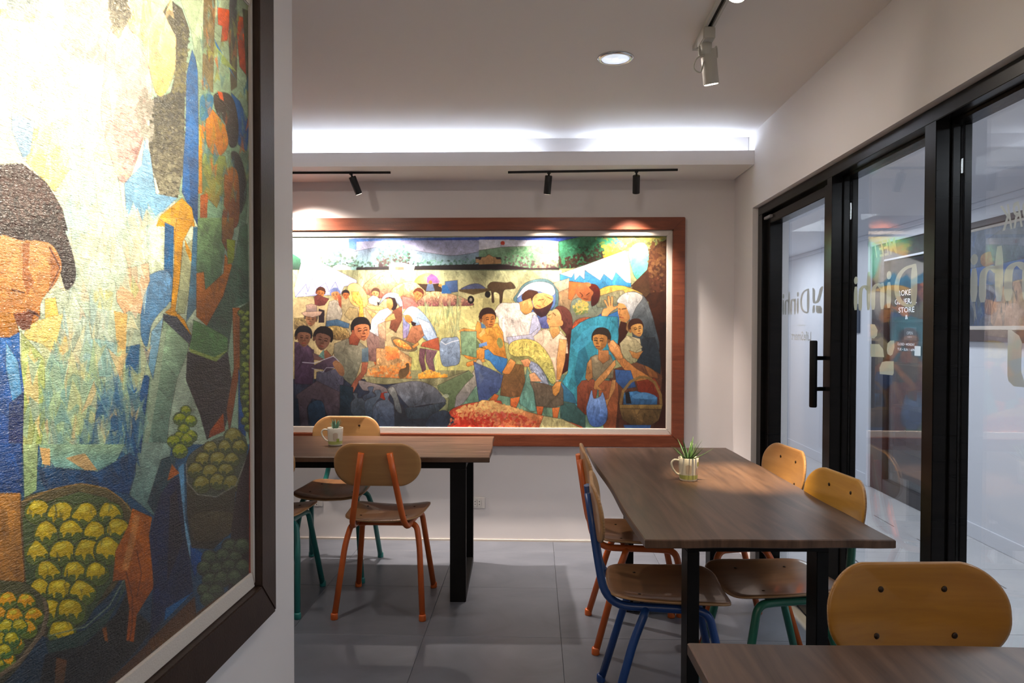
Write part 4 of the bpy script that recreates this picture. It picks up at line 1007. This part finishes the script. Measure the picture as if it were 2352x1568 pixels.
# plaque beside the shop
pq=thing('wall_plaque','dark slate plaque with white capitals on the white wall left of the shop door','sign')
SLT=mat('slate_blue',(.05,.065,.10),.5)
sbox('board',XC,-.02,0,6.73,7.15,1.305,1.625,SLT,pq,.002); sbox('side_board',XC,-.012,0,6.615,6.725,1.335,1.60,SLT,pq,.002)
for s,a,b,z in (('BROKEN',7.12,6.80,1.455),('GENERAL',7.13,6.755,1.405),('STORE',7.06,6.81,1.355)): text('lettering',s,a,b,z,z+.032,WHTINK,pq,XC,-.0205)
sw=thing('wall_socket','small dark socket plate low on the corridor wall beyond the door','socket')
sbox('plate',XC,-.012,0,6.78,6.90,.222,.295,SLT,sw,.003); sbox('slot',XC,-.014,-.012,6.82,6.86,.245,.272,DARKSL,sw)
# ---------------------------------------------------------------- the paintings
def colgrid(name,P,C,nx,ny,m,parent):
    """P: (ny,nx,3) positions, C: (ny,nx,3) srgb"""
    me=bpy.data.meshes.new(name); nv=nx*ny; me.vertices.add(nv); me.vertices.foreach_set('co',P.reshape(-1).astype(np.float32))
    a=(np.arange(ny-1)[:,None]*nx+np.arange(nx-1)[None,:]).reshape(-1); q=np.stack([a,a+1,a+nx+1,a+nx],1).astype(np.int32)
    nf=len(q); me.loops.add(nf*4); me.loops.foreach_set('vertex_index',q.reshape(-1)); me.polygons.add(nf); me.polygons.foreach_set('loop_start',np.arange(nf,dtype=np.int32)*4)
    me.update(calc_edges=True); C=C.reshape(-1,3).clip(0,1); L=np.where(C<=.04045,C/12.92,((C+.055)/1.055)**2.4)
    at=me.color_attributes.new('paint','FLOAT_COLOR','POINT'); at.data.foreach_set('color',np.concatenate([L,np.ones((nv,1))],1).astype(np.float32).reshape(-1))
    me.polygons.foreach_set('use_smooth',[True]*nf); me.materials.append(m); o=bpy.data.objects.new(name,me); COL.objects.link(o); o.parent=parent; return o
def paintmat(name,rough,gain,sat,bumps,coat=0,spec=.5):
    m=bpy.data.materials.new(name); m.use_nodes=True; nt=m.node_tree; b=nt.nodes['Principled BSDF']; b.inputs['Roughness'].default_value=rough; b.inputs['Coat Weight'].default_value=coat; b.inputs['Coat Roughness'].default_value=.15; b.inputs['Specular IOR Level'].default_value=spec
    a=nt.nodes.new('ShaderNodeAttribute'); a.attribute_name='paint'; hs=nt.nodes.new('ShaderNodeHueSaturation'); hs.inputs['Saturation'].default_value=sat; hs.inputs['Value'].default_value=gain
    nt.links.new(a.outputs['Color'],hs.inputs['Color']); nt.links.new(hs.outputs[0],b.inputs['Base Color'])
    tc=nt.nodes.new('ShaderNodeTexCoord'); prev=None
    for sc,st,di in bumps:
        mp=nt.nodes.new('ShaderNodeMapping'); mp.inputs['Scale'].default_value=sc; nt.links.new(tc.outputs['Object'],mp.inputs[0])
        n=nt.nodes.new('ShaderNodeTexNoise'); n.inputs['Scale'].default_value=1; n.inputs['Detail'].default_value=3; n.inputs['Distortion'].default_value=.6; nt.links.new(mp.outputs[0],n.inputs['Vector'])
        bp=nt.nodes.new('ShaderNodeBump'); bp.inputs['Strength'].default_value=st; bp.inputs['Distance'].default_value=di; nt.links.new(n.outputs['Fac'],bp.inputs['Height'])
        if prev: nt.links.new(prev.outputs[0],bp.inputs['Normal'])
        prev=bp
    if prev: nt.links.new(prev.outputs[0],b.inputs['Normal']); nt.links.new(prev.outputs[0],b.inputs['Coat Normal'])
    return m
CAMP=np.array([0,0,H]); RG=np.array(RGT);UG=np.array(UPV);FG=np.array(FWD)
def image_xy(P):  # camera projection; back and left canvas figures use image pixel coordinates
    """where a canvas point lands in camera image pixels, the coordinates its figures are drawn in"""
    d=P-CAMP; zc=d@FG; return 1176+FPX*(d@RG)/zc, 784-FPX*(d@UG)/zc
def sample(pic,x,y):
    u=((x-pic.x0)*pic.ss-.5).clip(0,pic.w-1.001); v=((y-pic.y0)*pic.ss-.5).clip(0,pic.h-1.001); i=u.astype(int);j=v.astype(int);a=(u-i)[...,None];b=(v-j)[...,None]; I=pic.im
    return (I[j,i]*(1-a)+I[j,i+1]*a)*(1-b)+(I[j+1,i]*(1-a)+I[j+1,i+1]*a)*b
def frame_rail(name,corners_out,corners_in,depth,nrm,m,par,back):
    """one mitred rail: outer edge a-b, inner edge c-d, standing depth in front of the wall"""
    n=Vector(nrm); a,b=[Vector(p) for p in corners_out]; d,c=[Vector(p) for p in corners_in]
    f0=[p for p in (a,b,c,d)]; v=[p-n*back for p in f0]+[a+n*depth*.8,b+n*depth*.8,c+n*depth,d+n*depth]
    F=[(0,3,2,1),(4,5,6,7),(0,1,5,4),(1,2,6,5),(2,3,7,6),(3,0,4,7)]
    o=obj(name,v,F,m,par); return bevel(o,.003,2)
# back painting
pw=thing('framed_painting','wide harvest-scene painting in a red-brown frame on the back wall behind the tables','painting')
xl,xr=-2.30,.939; zt,zb=2.0695,.6220
oc=[(xl,zt),(xr,zt),(xr,zb),(xl,zb)]; ic=[(xl+.077,zt-.080),(xr-.076,zt-.080),(xr-.076,zb+.076),(xl+.077,zb+.076)]
for i in range(4):
    j=(i+1)%4; g=lambda p:(p[0],4.56,p[1])
    frame_rail('frame_rail',(g(oc[i]),g(oc[j])),(g(ic[i]),g(ic[j])),.022,(0,-1,0),FRMH if i%2==0 else FRM,pw,.04)
lc=[(xl+.115,1.9530),(.8260,1.9530),(.8280,.7391),(xl+.115,.7391)]
for i in range(4):
    j=(i+1)%4; g=lambda p:(p[0],4.562,p[1])
    frame_rail('liner_rail',(g(ic[i]),g(ic[j])),(g(lc[i]),g(lc[j])),.008,(0,-1,0),LINER,pw,.03)
pic=Picture(670,540,1532,986,2,'8f9268'); pic.run(BACK); pic.scratch(1500,9); pic.finish()
xs=np.concatenate([np.linspace(xl+.11,-1.585,60)[:-1],np.linspace(-1.585,.829,865)]); zs=np.linspace(.7385,1.9535,440); XX,ZZ=np.meshgrid(xs,zs)
PP=np.stack([XX,np.full_like(XX,4.566),ZZ],-1); px,py=image_xy(PP); px=np.where(px<673,673+(673-px),px); CC=sample(pic,px,py)
PM1=paintmat('oil_paint_back',.42,PG1,1.0,[((60,60,60),.25,.002)],spec=.45)
colgrid('canvas',PP,CC,len(xs),len(zs),PM1,pw)
# left painting
pl=thing('framed_painting','tall thickly painted fruit-pickers canvas in a dark brown frame on the partition wall','painting')
def lw(off,y,z): return (XLW+off+SL*y,y,z)
yr,y0_=1.9450,.10; zb2,zt2=.5905,2.33
oc=[(y0_,zt2),(yr,zt2),(yr,zb2),(y0_,zb2)]; ic=[(y0_+.11,zt2-.105),(yr-.110,zt2-.105),(yr-.110,zb2+.107),(y0_+.11,zb2+.107)]; lc=[(y0_+.15,2.185),(1.8125,2.185),(1.8125,.742),(y0_+.15,.742)]
for i in range(4):
    j=(i+1)%4
    frame_rail('frame_rail',(lw(.008,*oc[i]),lw(.008,*oc[j])),(lw(.008,*ic[i]),lw(.008,*ic[j])),.028,(1,-SL,0),FRD,pl,.006)
    frame_rail('liner_rail',(lw(.008,*ic[i]),lw(.008,*ic[j])),(lw(.008,*lc[i]),lw(.008,*lc[j])),.012,(1,-SL,0),LINER,pl,.004)
pic=Picture(0,0,580,1568,2,'8fa890',5); pic.run(LEFT); pic.scratch(900,22,1.4); pic.finish(.03)
q=np.linspace(0,1,410); ys=1/(1/.975*(1-q)+1/1.815*q); ys=np.concatenate([np.linspace(y0_+.14,.975,50)[:-1],ys]); zs=np.linspace(.738,2.19,860); YY,ZZ=np.meshgrid(ys,zs)
PP=np.stack([XLW+.0145+SL*YY,YY,ZZ],-1); px,py=image_xy(PP); CC=sample(pic,np.abs(px)%579,np.where(np.abs(py)>1567,3134-np.abs(py),np.abs(py)).clip(0,1567))
PM2=paintmat('impasto_paint',.42,PG2,1.1,[((6,26,190),.55,.004),((40,160,420),.8,.003)],coat=.5,spec=.4)
colgrid('canvas',PP[:,::-1],CC[:,::-1],len(ys),len(zs),PM2,pl)
# corridor painting
pc=thing('framed_painting','dark-topped frame with a blue-grey cubist canvas hanging outside on the corridor wall','painting')
def cw(off,y,z): return (XC+off+SL*y,y,z)
ya,yb=3.55,5.05; oc=[(yb,2.075),(ya,2.075),(ya,1.290),(yb,1.290)]; ic=[(yb-.03,2.035),(ya+.03,2.035),(ya+.03,1.365),(yb-.03,1.365)]; lc=[(yb-.045,2.015),(ya+.045,2.015),(ya+.045,1.392),(yb-.045,1.392)]
BRF=mat('grey_brown_frame',(.09,.06,.055),.4)
for i in range(4):
    j=(i+1)%4
    frame_rail('frame_rail',(cw(-.008,*oc[i]),cw(-.008,*oc[j])),(cw(-.008,*ic[i]),cw(-.008,*ic[j])),.03,(-1,SL,0),BRF,pc,.006)
    frame_rail('liner_rail',(cw(-.008,*ic[i]),cw(-.008,*ic[j])),(cw(-.008,*lc[i]),cw(-.008,*lc[j])),.012,(-1,SL,0),LINER,pc,.004)
pic=Picture(0,0,420,180,1.5,'6f7c8c',9); pic.run(CORR); pic.finish()
ys=np.linspace(yb-.04,ya+.04,400); zs=np.linspace(2.02,1.387,180); YY,ZZ=np.meshgrid(ys,zs); U,V=np.meshgrid(np.linspace(0,419,400),np.linspace(0,179,180))
colgrid('canvas',np.stack([XC-.0145+SL*YY,YY,ZZ],-1),sample(pic,U,V),400,180,paintmat('oil_paint_corridor',.5,.8,.9,[]),pc)
# ---------------------------------------------------------------- chairs
def superell(n,a,b,e,front=1.0):
    P=[]
    for k in range(n):
        t=2*math.pi*k/n; c,s=math.cos(t),math.sin(t); x=a*math.copysign(abs(c)**(2/e),c); y=b*math.copysign(abs(s)**(2/e),s); P.append((x*(1+(front-1)*(y/b)*.5),y))
    return P
def roundrect(a,b,r):
    P=[]
    for cx,cy,t0 in ((a-r,b-r,0),(-a+r,b-r,90),(-a+r,-b+r,180),(a-r,-b+r,270)):
        for k in range(13): t=math.radians(t0+90*k/12); P.append((cx+r*math.cos(t),cy+r*math.sin(t)))
    return P
def ply(name,outline,thick,fn,m,parent):
    """a bent plywood board: fn(x,y,side) gives the position of a point of the flat outline"""
    n=len(outline); v=[];f=[]; mi=[]
    rings=[.0,.25,.5,.72,.88,.965,1.0]
    for side in (1,-1):
        base=len(v); v.append(fn(0,0,side*thick/2))
        for r in rings[1:]:
            hh=thick/2*(1 if r<.97 else .55)
            for x,y in outline: v.append(fn(x*r,y*r,side*hh))
        for k in range(n):
            q=(base,base+1+k,base+1+(k+1)%n); f.append(q if side>0 else q[::-1]); mi.append(0)
        for i in range(len(rings)-2):
            for k in range(n):
                a=base+1+i*n+k;b=base+1+i*n+(k+1)%n;q=(a,a+n,b+n,b); f.append(q if side>0 else q[::-1]); mi.append(0)
    b1=1+(len(rings)-2)*n; b2=len(v)//2+b1
    for k in range(n): f.append((b1+k,b2+k,b2+(k+1)%n,b1+(k+1)%n)); mi.append(1)
    return obj(name,v,f,m,parent,True,[PLYEDGE],mi)
def make_chair(paint,label,wood,group):
    t=thing('school_chair',label,'chair',group=group)
    for s in (-1,1):
        P=filletline([(s*.066,-.275,.795),(s*.098,-.246,.60),(s*.128,-.215,.428),(s*.135,.05,.424),(s*.152,.125,.424),(s*.200,.215,.012)],.10,8)
        tube('side_tube',P,.0143,paint,t,14)
        P=filletline([(s*.09,-.075,.420),(s*.158,-.085,.420),(s*.180,-.125,.33),(s*.208,-.215,.012)],.06,8)
        tube('leg',P,.0143,paint,t,14)
        for y,x in ((.2165,.2005),(-.2165,.2085)):
            a=Vector((s*x,y,0)); lathe('foot_cap',[(.0168,.0),(.0175,.004),(.0168,.024),(.0146,.029)],paint,t,14,a)
            lathe('foot_pad',[(.0125,-.0),(.0125,.0015)],RUBBER,t,12,a)
    tube('cross_tube',[Vector((-.135,.06,.424)),Vector((.135,.06,.424))],.011,paint,t,12)
    tube('cross_tube',[Vector((-.125,-.085,.421)),Vector((.125,-.085,.421))],.011,paint,t,12)
    def seat(x,y,h):
        z=.446+.55*x*x+.012*max(0,-y/.19)**2-.9*max(0,y-.12)**2
        return (x,y,z+h)
    st=ply('seat',superell(56,.190,.207,5.2,1.16),.012,seat,WOODS,t)
    for x,y in ((-.11,-.10),(.11,-.10),(-.12,.09),(.12,.09)): lathe('bolt',[(.0001,.0026),(.005,.0018),(.0065,0)],BOLT,st,10,(x,y,seat(x,y,.006)[2]))
    def back(x,y,h):
        z=.738+y; d=.105*y/.1*.12; yy=-.259-d-.0+.75*x*x+h
        return (x,yy,z)
    bk=ply('backrest',[(x,y*(1.04-.13*(x/.204)**2)) for x,y in roundrect(.204,.101,.092)],.012,lambda x,y,h:back(x,y,h),wood,t)
    for x,z in ((-.072,.045),(.072,.045),(-.088,-.05),(.088,-.05)):
        p=back(x,z,.006); o=lathe('bolt',[(.0001,.003),(.0055,.002),(.0072,0)],BOLT,bk,12)
        o.rotation_euler=(-math.pi/2,0,0); o.location=p
        p=back(x,z,-.006)
    return t
G='school chairs with bent plywood seats around the tables'
c0=make_chair(ORANGE,'orange-framed plywood school chair seen from behind, tucked under the left table beside the white partition',WOOD,G)
def place(src,x,y,deg,label=None,paint=None,wood=None):
    t=src if label is None else copy_tree(src)
    if label: t['label']=label
    if paint: recolor(t,ORANGE,paint)
    if wood: recolor(t,WOOD,wood)
    t.location=(x,y,0); t.rotation_euler=(0,0,math.radians(deg)); return t
place(c0,-.733,3.546,0)
place(c0,-1.13,4.035,180,'teal-framed school chair between the left table and the wide painting, facing the table',TEAL)
place(c0,-1.325,3.545,0,'teal-framed school chair half hidden by the white partition, only its right side showing',TEAL)
place(c0,.465,2.56,-93,'blue-framed plywood school chair at the left side of the middle table',BLUE)
place(c0,.475,3.22,-90,'orange-framed school chair behind the blue one, at the left side of the middle table')
place(c0,.89,3.24,97,'orange-framed chair by the glass door, tucked under the far end of the middle table')
place(c0,.87,2.64,97.5,'green-framed chair with brightly lit honey-coloured backrest beside the glass wall',GREEN,WOODLIT)
place(c0,.842,1.338,183,'nearest chair with a large honey-coloured backrest, facing across the foreground table',ORANGE,WOODSHADE).scale=(.98,1,1.022)
# ---------------------------------------------------------------- tables
def make_table(label,cx,cy,rot,L,Wd,zt,wood,long_axis):
    """origin under the centre; the long side lies along local y"""
    t=thing('cafe_table',label,'table',(cx,cy,0),rot)
    v=[];f=[];n=40;hw,hl=Wd/2,L/2; rnd=random.Random(int(cx*100)+5); ph=[rnd.uniform(0,6) for _ in range(4)]
    def ring(z,ins):
        P=[]
        for k in range(n+1): u=-1+2*k/n; P.append((hw-ins+.004*math.sin(u*5+ph[0])+.002*math.sin(u*13+ph[1]),u*(hl-ins),z))
        for k in range(9): u=1-2*(k+.5)/9; P.append((u*(hw-ins-.01),hl-ins+.003*math.sin(u*4+ph[2]),z))
        for k in range(n+1): u=1-2*k/n; P.append((-hw+ins+.004*math.sin(u*6+ph[3]),u*(hl-ins),z))
        for k in range(9): u=-1+2*(k+.5)/9; P.append((u*(hw-ins-.01),-hl+ins+.004*math.sin(u*7+ph[1]),z))
        return P
    rings=[ring(zt-.027,.004),ring(zt-.024,0),ring(zt-.003,0),ring(zt,.003)]; m=len(rings[0])
    for r in rings: v+=r
    for i in range(3):
        for k in range(m): f.append((i*m+k,i*m+(k+1)%m,(i+1)*m+(k+1)%m,(i+1)*m+k))
    f.append(tuple(range(m-1,-1,-1))); f.append(tuple(3*m+k for k in range(m)))
    obj('tabletop',v,f,wood,t)
    return t
def hoop(t,y,xa,xb,zt,ty=.08,tx=.038,bar=.04):
    """a flat steel loop: two uprights, top bar and floor bar"""
    y0,y1=y-ty/2,y+ty/2
    for a,b in ((xa,xa+tx),(xb-tx,xb)): box('leg',a,b,y0,y1,0.0,zt-.067,MBLACK,t,.002)
    box('floor_bar',xa+tx,xb-tx,y0,y1,0.001,bar,MBLACK,t,.002); box('top_bar',xa,xb,y0,y1,zt-.067,zt-.028,MBLACK,t,.002)
TT=.735
a=math.atan2(.062,1.68)
# middle table: near edge 2.17..2.20, far edge 3.83..3.86
m1=make_table('long walnut-topped table in the middle, with a potted succulent on it, beside the glass wall',.678,3.014,-math.radians(-2.0),1.675,.756,TT,TOPW,'y')
hoop(m1,-.70,-.222,.224,TT); hoop(m1,.50,-.222,.224,TT)
box('side_rail',-.10,-.07,-.70,.50,TT-.06,TT-.028,MBLACK,m1,.002); box('side_rail',.07,.10,-.70,.50,TT-.06,TT-.028,MBLACK,m1,.002)
# left table, long axis across
m2=make_table('long walnut-topped table under the wide painting, cut off by the white partition',-1.07,3.845,math.radians(-88.6),1.68,.69,TT,TOPW,'x')
hoop(m2,.68,-.325,.30,TT); hoop(m2,-.62,-.325,.30,TT)
box('side_rail',-.32,-.29,-.62,.68,TT-.066,TT-.028,MBLACK,m2,.002); box('side_rail',.26,.29,-.62,.68,TT-.066,TT-.028,MBLACK,m2,.002)
# near table, cut by the frame edge
m3=make_table('walnut-topped table in the foreground, before the nearest chair','0' and .702,.62,math.radians(0.4),1.675,.765,TT,TOPW,'y')
hoop(m3,.52,-.222,.224,TT); hoop(m3,-.62,-.222,.224,TT)
# ---------------------------------------------------------------- mugs with succulents
def make_mug(label,x,y,rz,seed,leafm,n,Ls,spread,print_cols):
    t=thing('potted_succulent',label,'plant',(x,y,TT),rz)
    r0,r1,h=.037,.0425,.096
    lathe('mug',[(.0001,.003),(r0-.006,.003),(r0-.004,0),(r0-.001,.001),(r0,.006),(r0+.002,.03),(r1-.001,.07),(r1,h-.002),(r1-.001,h),(r1-.003,h-.001),(r1-.004,.06),(r0-.003,.01),(.0001,.008)],CERAM,t,40)
    P=smoothline([(-.040,0,.083),(-.060,0,.086),(-.072,0,.073),(-.068,0,.052),(-.052,0,.030),(-.038,0,.024)],6)
    tube('mug_handle',P,.0045,CERAM,t,10)
    lathe('soil',[(.0001,.084),(.02,.0845),(.0395,.082)],SOIL,t,20)
    # printed band and soft patches of colour on the glaze
    def patch(name,a0,a1,z0,z1,m,amp=0):
        v=[];f=[];k=14;q=5; R=random.Random(seed+int(a0*10))
        for j in range(q+1):
            z=z0+(z1-z0)*j/q
            for i in range(k+1):
                u=i/k; sh=1-amp*abs(2*u-1)**2*R.uniform(.6,1.2); zz=(z0+z1)/2+(z-(z0+z1)/2)*sh
                rr=np.interp(zz,[0,.006,.03,.07,.096],[r0,r0,r0+.002,r1-.001,r1])+.0005; aa=a0+(a1-a0)*u
                v.append((rr*math.cos(aa),rr*math.sin(aa),zz))
        for j in range(q):
            for i in range(k): b=j*(k+1)+i; f.append((b,b+1,b+k+2,b+k+1))
        return obj(name,v,f,m,t,True)
    g=mat('green_print',(.40,.44,.14),.3); br=mat('brown_print',(.50,.42,.33),.3); pk=mat('peach_print',(.58,.42,.30),.3); gl=mat('lime_print',(.28,.36,.05),.3)
    patch('printed_band',-math.pi*.98,math.pi*.0,.008,.026,g,.15)
    for a0,a1,z0,z1,mm in print_cols: patch('printed_patch',a0,a1,z0,z1,{'b':br,'p':pk,'l':gl}[mm],.0 if mm=='l' else .3)
    R=random.Random(seed)
    for k in range(n):
        az=2.4*k+R.uniform(-.3,.3); el=R.uniform(*spread) if k%4 else R.uniform(1.2,1.5); L=Ls*R.uniform(.75,1.15); w=.0065*R.uniform(.8,1.2)
        hx_,hy_=math.cos(az),math.sin(az); v=[];f=[]; S=7
        for i in range(S+1):
            u=i/S; e=el+.35*u*(1 if k%2 else -.2); rr=.008+L*u*math.cos(el-.12*u); zz=.084+L*u*math.sin(el+.2*u)
            ww=w*(1-u)**.75*(1-.25*(1-u)**4)+.0003; sd=(-hy_*ww,hx_*ww); th=ww*.45
            v+=[(hx_*rr+sd[0],hy_*rr+sd[1],zz+th*.8),(hx_*rr,hy_*rr,zz-th),(hx_*rr-sd[0],hy_*rr-sd[1],zz+th*.8),(hx_*rr,hy_*rr,zz+th*.1)]
        for i in range(S):
            for j in range(4): f.append((i*4+j,i*4+(j+1)%4,i*4+4+(j+1)%4,i*4+4+j))
        f.append((3,2,1,0)); f.append(tuple(S*4+j for j in range(4)))
        obj('leaf',v,f,leafm,t,True)
    return t
make_mug('cream handled mug planted with a spiky green aloe on the middle table',.645,3.03,math.radians(6),7,LEAF,20,.088,(.35,1.1),((-2.15,-1.55,.030,.070,'b'),(-1.05,-.55,.026,.056,'p'),(-.85,-.5,.062,.080,'l')))
make_mug('white handled mug planted with short blue-green succulent on the left table',-1.082,3.855,math.radians(8),3,LEAFB,22,.05,(1.0,1.4),((-1.75,-1.1,.028,.072,'b'),(-1.3,-.9,.02,.04,'l')))
# ---------------------------------------------------------------- ceiling fittings
def can(name,label,cat,top,bot,r,m,glow,group=None,L=.12):
    t=thing(name,label,cat,top,0,group); a=Vector(top);b=Vector(bot)-a; d=b.normalized(); b0=b-d*L
    tube('lamp_body',[b0,b0+d*.003,b-d*.002,b],r,m,t,24,radii=[r*.93,r,r,r*.97])
    tube('lamp_lens',[b-d*.002,b+d*.0008],r*.86,glow,t,24)
    return t,b0
GLW=emis('warm_lens',(1,.86,.72),18); GLD=emis('dim_lens',(1,.86,.72),3); GLH=emis('hot_lens',(1,.93,.74),60)
def soffit_track(x0,x1,y0,y1,label):
    t=thing('lighting_track',label,'track'); v=[]
    for z in (SOF-.012,SOF):
        for x,y in ((x0,y0-.006),(x1,y1-.006),(x1,y1+.006),(x0,y0+.006)): v.append((x,y,z))
    obj('rail',v,BF,LAMPBLK,t)
soffit_track(-2.4,-.8707,4.298,4.308,'black lighting track on the soffit, the one running behind the white partition')
soffit_track(-.1645,.8353,4.318,4.272,'black lighting track on the soffit carrying two black lamps')
for top,bot,lab,gl in (((-1.109,4.303,SOF-.012),(-1.073,4.350,2.185),'black cylinder lamp tilted towards the corner with its lens glowing, on the left track',GLW),
        ((.080,4.306,SOF-.012),(.070,4.345,2.180),'black cylinder lamp above the white-veiled woman in the wide painting',GLD),
        ((.596,4.282,SOF-.012),(.603,4.345,2.182),'black cylinder lamp hanging straight near the right end of its track',GLD),
        ((-1.62,4.300,SOF-.012),(-1.605,4.330,2.180),'black cylinder lamp hidden behind the white partition on the left track',GLD)):
    t,b0=can('track_lamp',lab,'lamp',top,bot,.0215,LAMPBLK,gl,'black lamps on the soffit tracks',.108)
    tube('lamp_neck',[Vector((0,0,.0)),b0],.006,LAMPBLK,t,8); lathe('neck_collar',[(.011,-.006),(.011,0)],LAMPBLK,t,12)
tr=thing('lighting_track','white ceiling track running towards the viewer above the middle table','track')
x0,x1=.600,.640
def stilt(nm,a,b,y0,y1,z0,z1,m): sbox(nm,.562,a-.562,b-.562,y0,y1,z0,z1,m,tr)
v0=.562
stilt('rail_side',.566,.576,-1.2,2.89,CEIL-.018,CEIL,LAMPWHT); stilt('rail_side',.592,.602,-1.2,2.89,CEIL-.018,CEIL,LAMPWHT); stilt('rail_channel',.576,.592,-1.2,2.885,CEIL-.006,CEIL,DARKSL)
stilt('end_cap',.566,.602,2.885,2.905,CEIL-.018,CEIL,LAMPWHT)
def white_lamp(x,y,bot,label):
    t,b0=can('spot_lamp',label,'lamp',(x,y,CEIL-.018),bot,.029,LAMPWHT,GLH,'white lamps on the ceiling track',.125)
    box('track_adapter',-.022,.022,-.05,.05,-.045,0,LAMPWHT,t,.004); lathe('swivel',[(.018,-.085),(.021,-.06),(.021,-.045)],LAMPWHT,t,18)
    d=(Vector(bot)-Vector((x,y,CEIL-.018))).normalized(); sd=Vector((1,0,0)); c=Vector((0,0,-.08))
    tube('yoke',smoothline([c,c+sd*.022+Vector((0,0,-.012)),b0+sd*.031+d*-.01,b0+sd*.031+d*.03],5),.004,LAMPWHT,t,8)
    tube('yoke',smoothline([c,c-sd*.022+Vector((0,0,-.012)),b0-sd*.031+d*-.01,b0-sd*.031+d*.03],5),.004,LAMPWHT,t,8)
    tube('power_cord',smoothline([c,c+Vector((-.035,0,-.02)),c+Vector((-.045,0,-.055)),c+Vector((-.02,0,-.07)),c+Vector((-.008,.0,-.03)),c+Vector((-.018,0,-.065)),b0],6),.0025,LAMPWHT,t,8)
    return t
white_lamp(.635,2.72,(.664,2.76,2.295),'white cylinder spot lamp glowing at the end of the white ceiling track')
white_lamp(.622,2.14,(.575,2.10,2.325),'white cylinder spot lamp nearer the viewer on the white ceiling track, washing the tall painting')
dn=thing('recessed_downlight','round recessed downlight with chrome ring in the ceiling','downlight',(.331,3.02,CEIL))
lathe('trim_ring',[(.056,-.001),(.058,-.007),(.066,-.008),(.074,-.004),(.075,0)],CHROME,dn,48); 
lathe('reflector',[(.0001,-.0015),(.03,-.002),(.055,-.003),(.057,-.006)],mat('faceted_reflector',(.6,.62,.65),.25,metal=.7,emit=(.80,.88,1),es=.9,noise=((30,30,30),(.9,.92,.95),.5)),dn,48)
lathe('bulb',[(.0001,-.006),(.012,-.006),(.018,-.003)],emis('bulb_glow',(.9,.95,1),3),dn,24)
# ---------------------------------------------------------------- wall outlets
def outlet(x0,x1,z0,z1,label,n):
    t=thing('wall_outlet',label,'outlet'); p=box('plate',x0,x1,YB-.008,YB,z0,z1,WHTPL,t,.003)
    for k in range(n):
        cx=x0+(x1-x0)*(k+1)/(n+1)+(.012*(k-.5)*-.6 if n>1 else 0); cz=(z0+z1)/2
        s=box('socket',cx-.012,cx+.012,YB-.010,YB-.008,cz-.022,cz+.022,WHTPL,t,.001)
        for dz in (-.009,.009): lathe('socket_hole',[(.0001,0),(.0032,0),(.0032,.0006)],DARKSL,s,8).rotation_euler=(math.pi/2,0,0); s.children[-1].location=(cx,YB-.0100,cz+dz)
outlet(-.420,-.318,.212,.284,'white double wall outlet low on the back wall right of the black table leg',2)
outlet(-1.452,-1.372,.214,.262,'small white outlet plate low on the back wall behind the teal chair',1)
tag(box('baseboard_back',-3.0,1.25,YB-.006,YB,0,.012,mat('pale_caulk',(.62,.56,.5),.5)),kind='structure')
